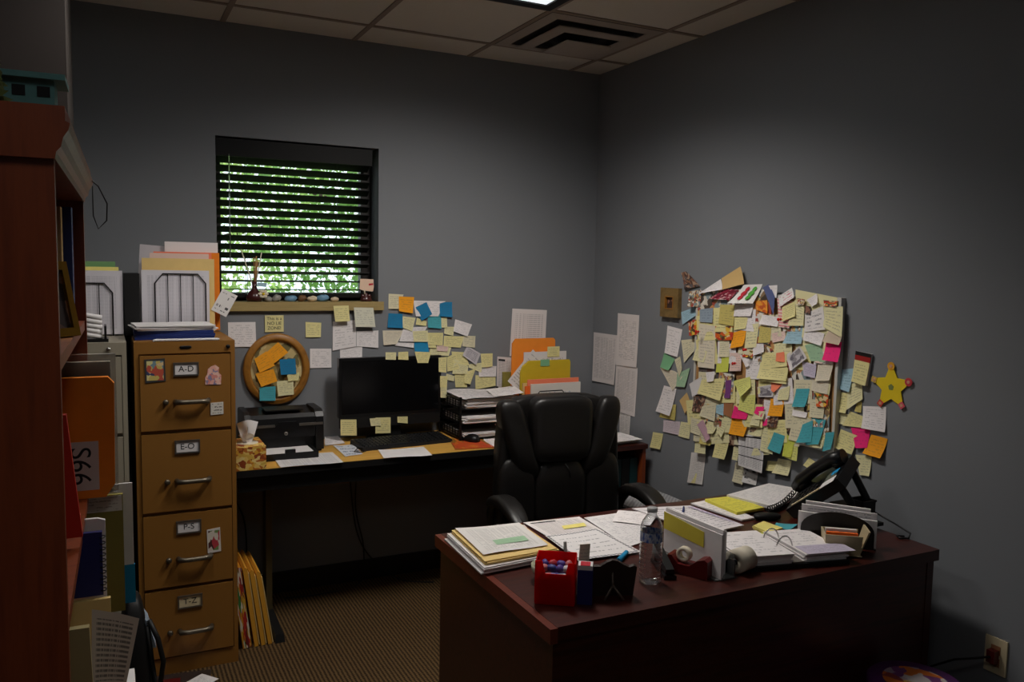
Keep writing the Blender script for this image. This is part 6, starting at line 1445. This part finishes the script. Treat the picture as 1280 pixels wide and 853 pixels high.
# small wood framed picture
sf = thing('picture_frame', 'small wood framed picture at the upper left of pinboard', 'picture frame', (-.001, -.735, 1.395), rot=(0, 0, -PI/2))
f_ = MB(); w_, h_ = .072, .145
for a in ((-w_, w_, 0, .042), (-w_, w_, h_-.042, h_), (-w_, -w_+.040, .042, h_-.042), (w_-.040, w_, .042, h_-.042)): f_.box(a[0], a[1], -.022, 0, a[2], a[3])
f_.bevel(.003).out('frame', 'picture_wood', sf)
f_ = MB()
for a in ((-.034, .034, .040, .045), (-.034, .034, .100, .105), (-.034, -.029, .045, .100), (.029, .034, .045, .100)): f_.box(a[0], a[1], -.024, -.010, a[2], a[3])
f_.out('inner_frame', 'frame_wood', sf)
MB().box(-.030, .030, -.010, -.006, .044, .101).out('picture', 'portrait', sf)

# calendar pad with black and red header
cq = (-1.872, 1.338, -1.943, 1.333, -1.928, 1.213, -1.865, 1.222)
c_ = [Vector((-.010, cq[i], cq[i+1])) for i in (6, 4, 2, 0)]
kp = thing('calendar_pad', 'small tear off calendar with black and red header right of pinboard', 'calendar', (-.006, -1.90, 1.21))
mb = MB(); O = Vector((-.006, -1.90, 1.21))
def strip(a, b, off, th):
    lo = [c_[0].lerp(c_[3], a), c_[1].lerp(c_[2], a), c_[1].lerp(c_[2], b), c_[0].lerp(c_[3], b)]
    f = [p-O+Vector((-off, 0, 0)) for p in lo]; k_ = [p-O+Vector((-off+th, 0, 0)) for p in lo]
    return MB().hexa(k_, f)
strip(0, 1, .001, .006).out('backing', 'paper_white', kp)
strip(.88, 1, .004, .003).out('black_header', 'black_satin', kp); strip(.70, .88, .004, .003).out('red_header', plain('red_header', (165, 30, 28), .6), kp)
sh_ = [p-O for p in c_]
MB().sheet(sh_[0], sh_[1], sh_[1].lerp(sh_[2], .72), sh_[0].lerp(sh_[3], .72), lambda u, v: Vector((-.005-.006*(1-v)**2, 0, 0))).out('note_page', 'yellow', kp)

# yellow star with photo tips
st_ = thing('paper_star', 'yellow paper star with small round photos at its tips', 'star decoration', (-.004, -2.03, 1.222), rot=(0, 0, -PI/2))
po = []
for i in range(10):
    a = PI/2+2*PI*i/10+.06; r_ = (.090, .042)[i % 2]; po.append((r_*math.cos(a), r_*math.sin(a)))
MB().prism(po, .003, T(0, -.003, 0)).out('star_body', 'star_yellow', st_)
for i in range(5):
    a = PI/2+2*PI*i/5+.06; c = (.076*math.cos(a), .076*math.sin(a))
    poly = [(c[0]+.015*math.cos(t), c[1]+.015*math.sin(t)) for t in [2*PI*k/(16 if i in (0, 4) else 4)+a+.78 for k in range(16 if i in (0, 4) else 4)]]
    tp = MB().prism(poly, .0015, T(0, -.0048, 0)).out('tip', ('tip_orange', 'tip_tan', 'red_ink', 'pink_ink', 'pink_ink2')[i] if False else plain(('tip_orange', 'tip_tan', 'tip_red', 'tip_pink', 'tip_rose')[i], ((225, 160, 40), (205, 170, 80), (200, 70, 60), (225, 90, 110), (200, 60, 70))[i], .6), st_)
    MB().prism([(c[0]+.006*math.cos(2*PI*k/14), c[1]+.006*math.sin(2*PI*k/14)) for k in range(14)], .0008, T(0, -.0058, 0)).out('tip_photo', plain('tip_photo_skin', (215, 160, 130), .6), tp)
MB().prism([(.012*math.cos(2*PI*k/5+PI/2), .012*math.sin(2*PI*k/5+PI/2)) for k in range(5)], .001, T(0, -.0042, 0)).out('centre_photo', plain('centre_photo_ink', (120, 130, 70), .6), st_)

# back wall: lettered sign, notes on sill, frame and monitor
sg = thing('wall_sign', 'cream hand lettered sign hanging just below the windowsill', 'sign', (-1.805, -.004, 1.300))
MB().box(-.044, .044, -.002, 0, -.002, .078).out('sign_card', 'yellow_plain' if 'yellow_plain' in MATS else plain('yellow_plain', (232, 222, 160), .85), sg)
for i, tx in enumerate(('This is a', 'NO LIE', 'ZONE!')): lettering(tx, .0215, 'ink', T(0, -.0022, .062-i*.023) @ FACE_Y, sg)
def stick(q, y, mt, lb, tilt=0, curl=.008):
    # q: x,z of top-left, top-right, bottom-right, bottom-left
    return wall_sheet('sticky_note', mt, lb, q, y, curl, 'B')
note('ltpale', (225, 224, 205), .5, 9, .3)
for mt, lb, q_, y, cu in HANGING_NOTES: stick(q_, y, mt, lb, 0, cu)

# ================================================================== ON THE WINDOWSILL
rd = thing('reed_diffuser', 'dark plum pear shaped reed diffuser with a white flower on the windowsill', 'reed diffuser', (-1.893, .012, 1.4435))
MB().lathe([(.001, 0), (.030, .001), (.038, .012), (.038, .025), (.030, .042), (.016, .056), (.011, .070), (.012, .095), (.001, .095)], 30).out('vase', 'plum_glaze', rd)
for i, (dx, dy, h) in enumerate(((-.060, -.005, .245), (.0, .01, .21), (.008, -.008, .215), (.018, .004, .20), (.034, -.004, .235), (.012, .012, .19))):
    MB().rod((dx*.08, dy*.2, .07), (dx, dy, h), .0028, n=7).out('reed', 'reed' if 0 < i < 4 else 'cream', rd)
fl = MB()
for k in range(6):
    a = 2*PI*k/6; fl.puff((.035+.014*math.cos(a), -.034, .038+.014*math.sin(a)), (.011, .004, .008), 1, nu=10, nv=6)
fl.out('flower', 'cream', rd); MB().puff((.035, -.040, .038), (.006, .004, .006), 1, nu=10, nv=6).out('flower_centre', 'star_yellow', rd)
MB().sheet((.005, -.030, .075), (.05, -.026, .070), (.055, -.02, .090), (.01, -.026, .092)).out('paper_tag', 'ltblue', rd)
for i, (x, r_, mt, nm, lb) in enumerate(((-1.832, (.022, .016, .014), 'greypic_stone', 'stone', 'grey clear pebble just right of the reed diffuser on windowsill'), (-1.792, (.022, .016, .018), 'greypic_stone', 'stone', 'second grey clear pebble on the windowsill, before the blue stone'),
        (-1.722, (.030, .018, .016), 'blue_stone', 'stone', 'left blue stone on the windowsill'), (-1.668, (.020, .018, .017), 'brown_stone', 'stone', 'brown stone between blue and cream ones on the windowsill'),
        (-1.620, (.024, .016, .015), 'cream_stone', 'seashell', 'cream shell in the middle right of the windowsill'), (-1.568, (.032, .018, .018), 'blue_stone', 'stone', 'right blue stone on the windowsill'), (-1.508, (.020, .015, .013), 'cream_stone', 'seashell', 'rightmost cream shell on the windowsill'))):
    plain('greypic_stone', (150, 148, 140), .25, var=.2)
    def lump(v, i=i): return v*(1+.22*noise.noise(v*60+Vector((i*9, 0, 0))))+Vector((.15*v.z, 0, 0))
    o = MB().puff((0, 0, r_[2]*.9), r_, .95, fn=lump, nu=18, nv=12).out(nm, mt, None, (0, 0, 0)); o.location = (x, .008, 1.4435); tag(o, lb, 'stone' if nm == 'stone' else 'shell', 'stones on the windowsill')
an = thing('figurine', 'small dark red figurine holding a note card at the right of windowsill', 'figurine', (-1.345, .020, 1.4435))
MB().lathe([(.001, 0), (.030, .001), (.032, .010), (.022, .022), (.012, .030), (.010, .040), (.001, .046)], 22, Matrix.Diagonal((1, .7, 1, 1))).out('base', 'plum_glaze', an)
for s in (-1, 1): MB().puff((s*.016, -.004, .026), (.012, .008, .012), 1, nu=12, nv=8).out('wing', 'plum_glaze', an)
MB().rod((-.010, -.010, .036), (-.012, -.012, .062), .0035, n=8).out('stick', 'cream', an)
cr_ = MB().prism([(-.038, .062), (-.018, .055), (.032, .050), (.036, .078), (.034, .112), (-.034, .114)], .002, T(0, -.014, 0)); cr_.out('note_card', plain('card_pink', (238, 205, 180), .8), an)
MB().prism([(.010, .080), (.034, .084), (.032, .092), (.010, .090)], .0006, T(0, -.0148, 0)).out('red_writing', 'red_ink', an)
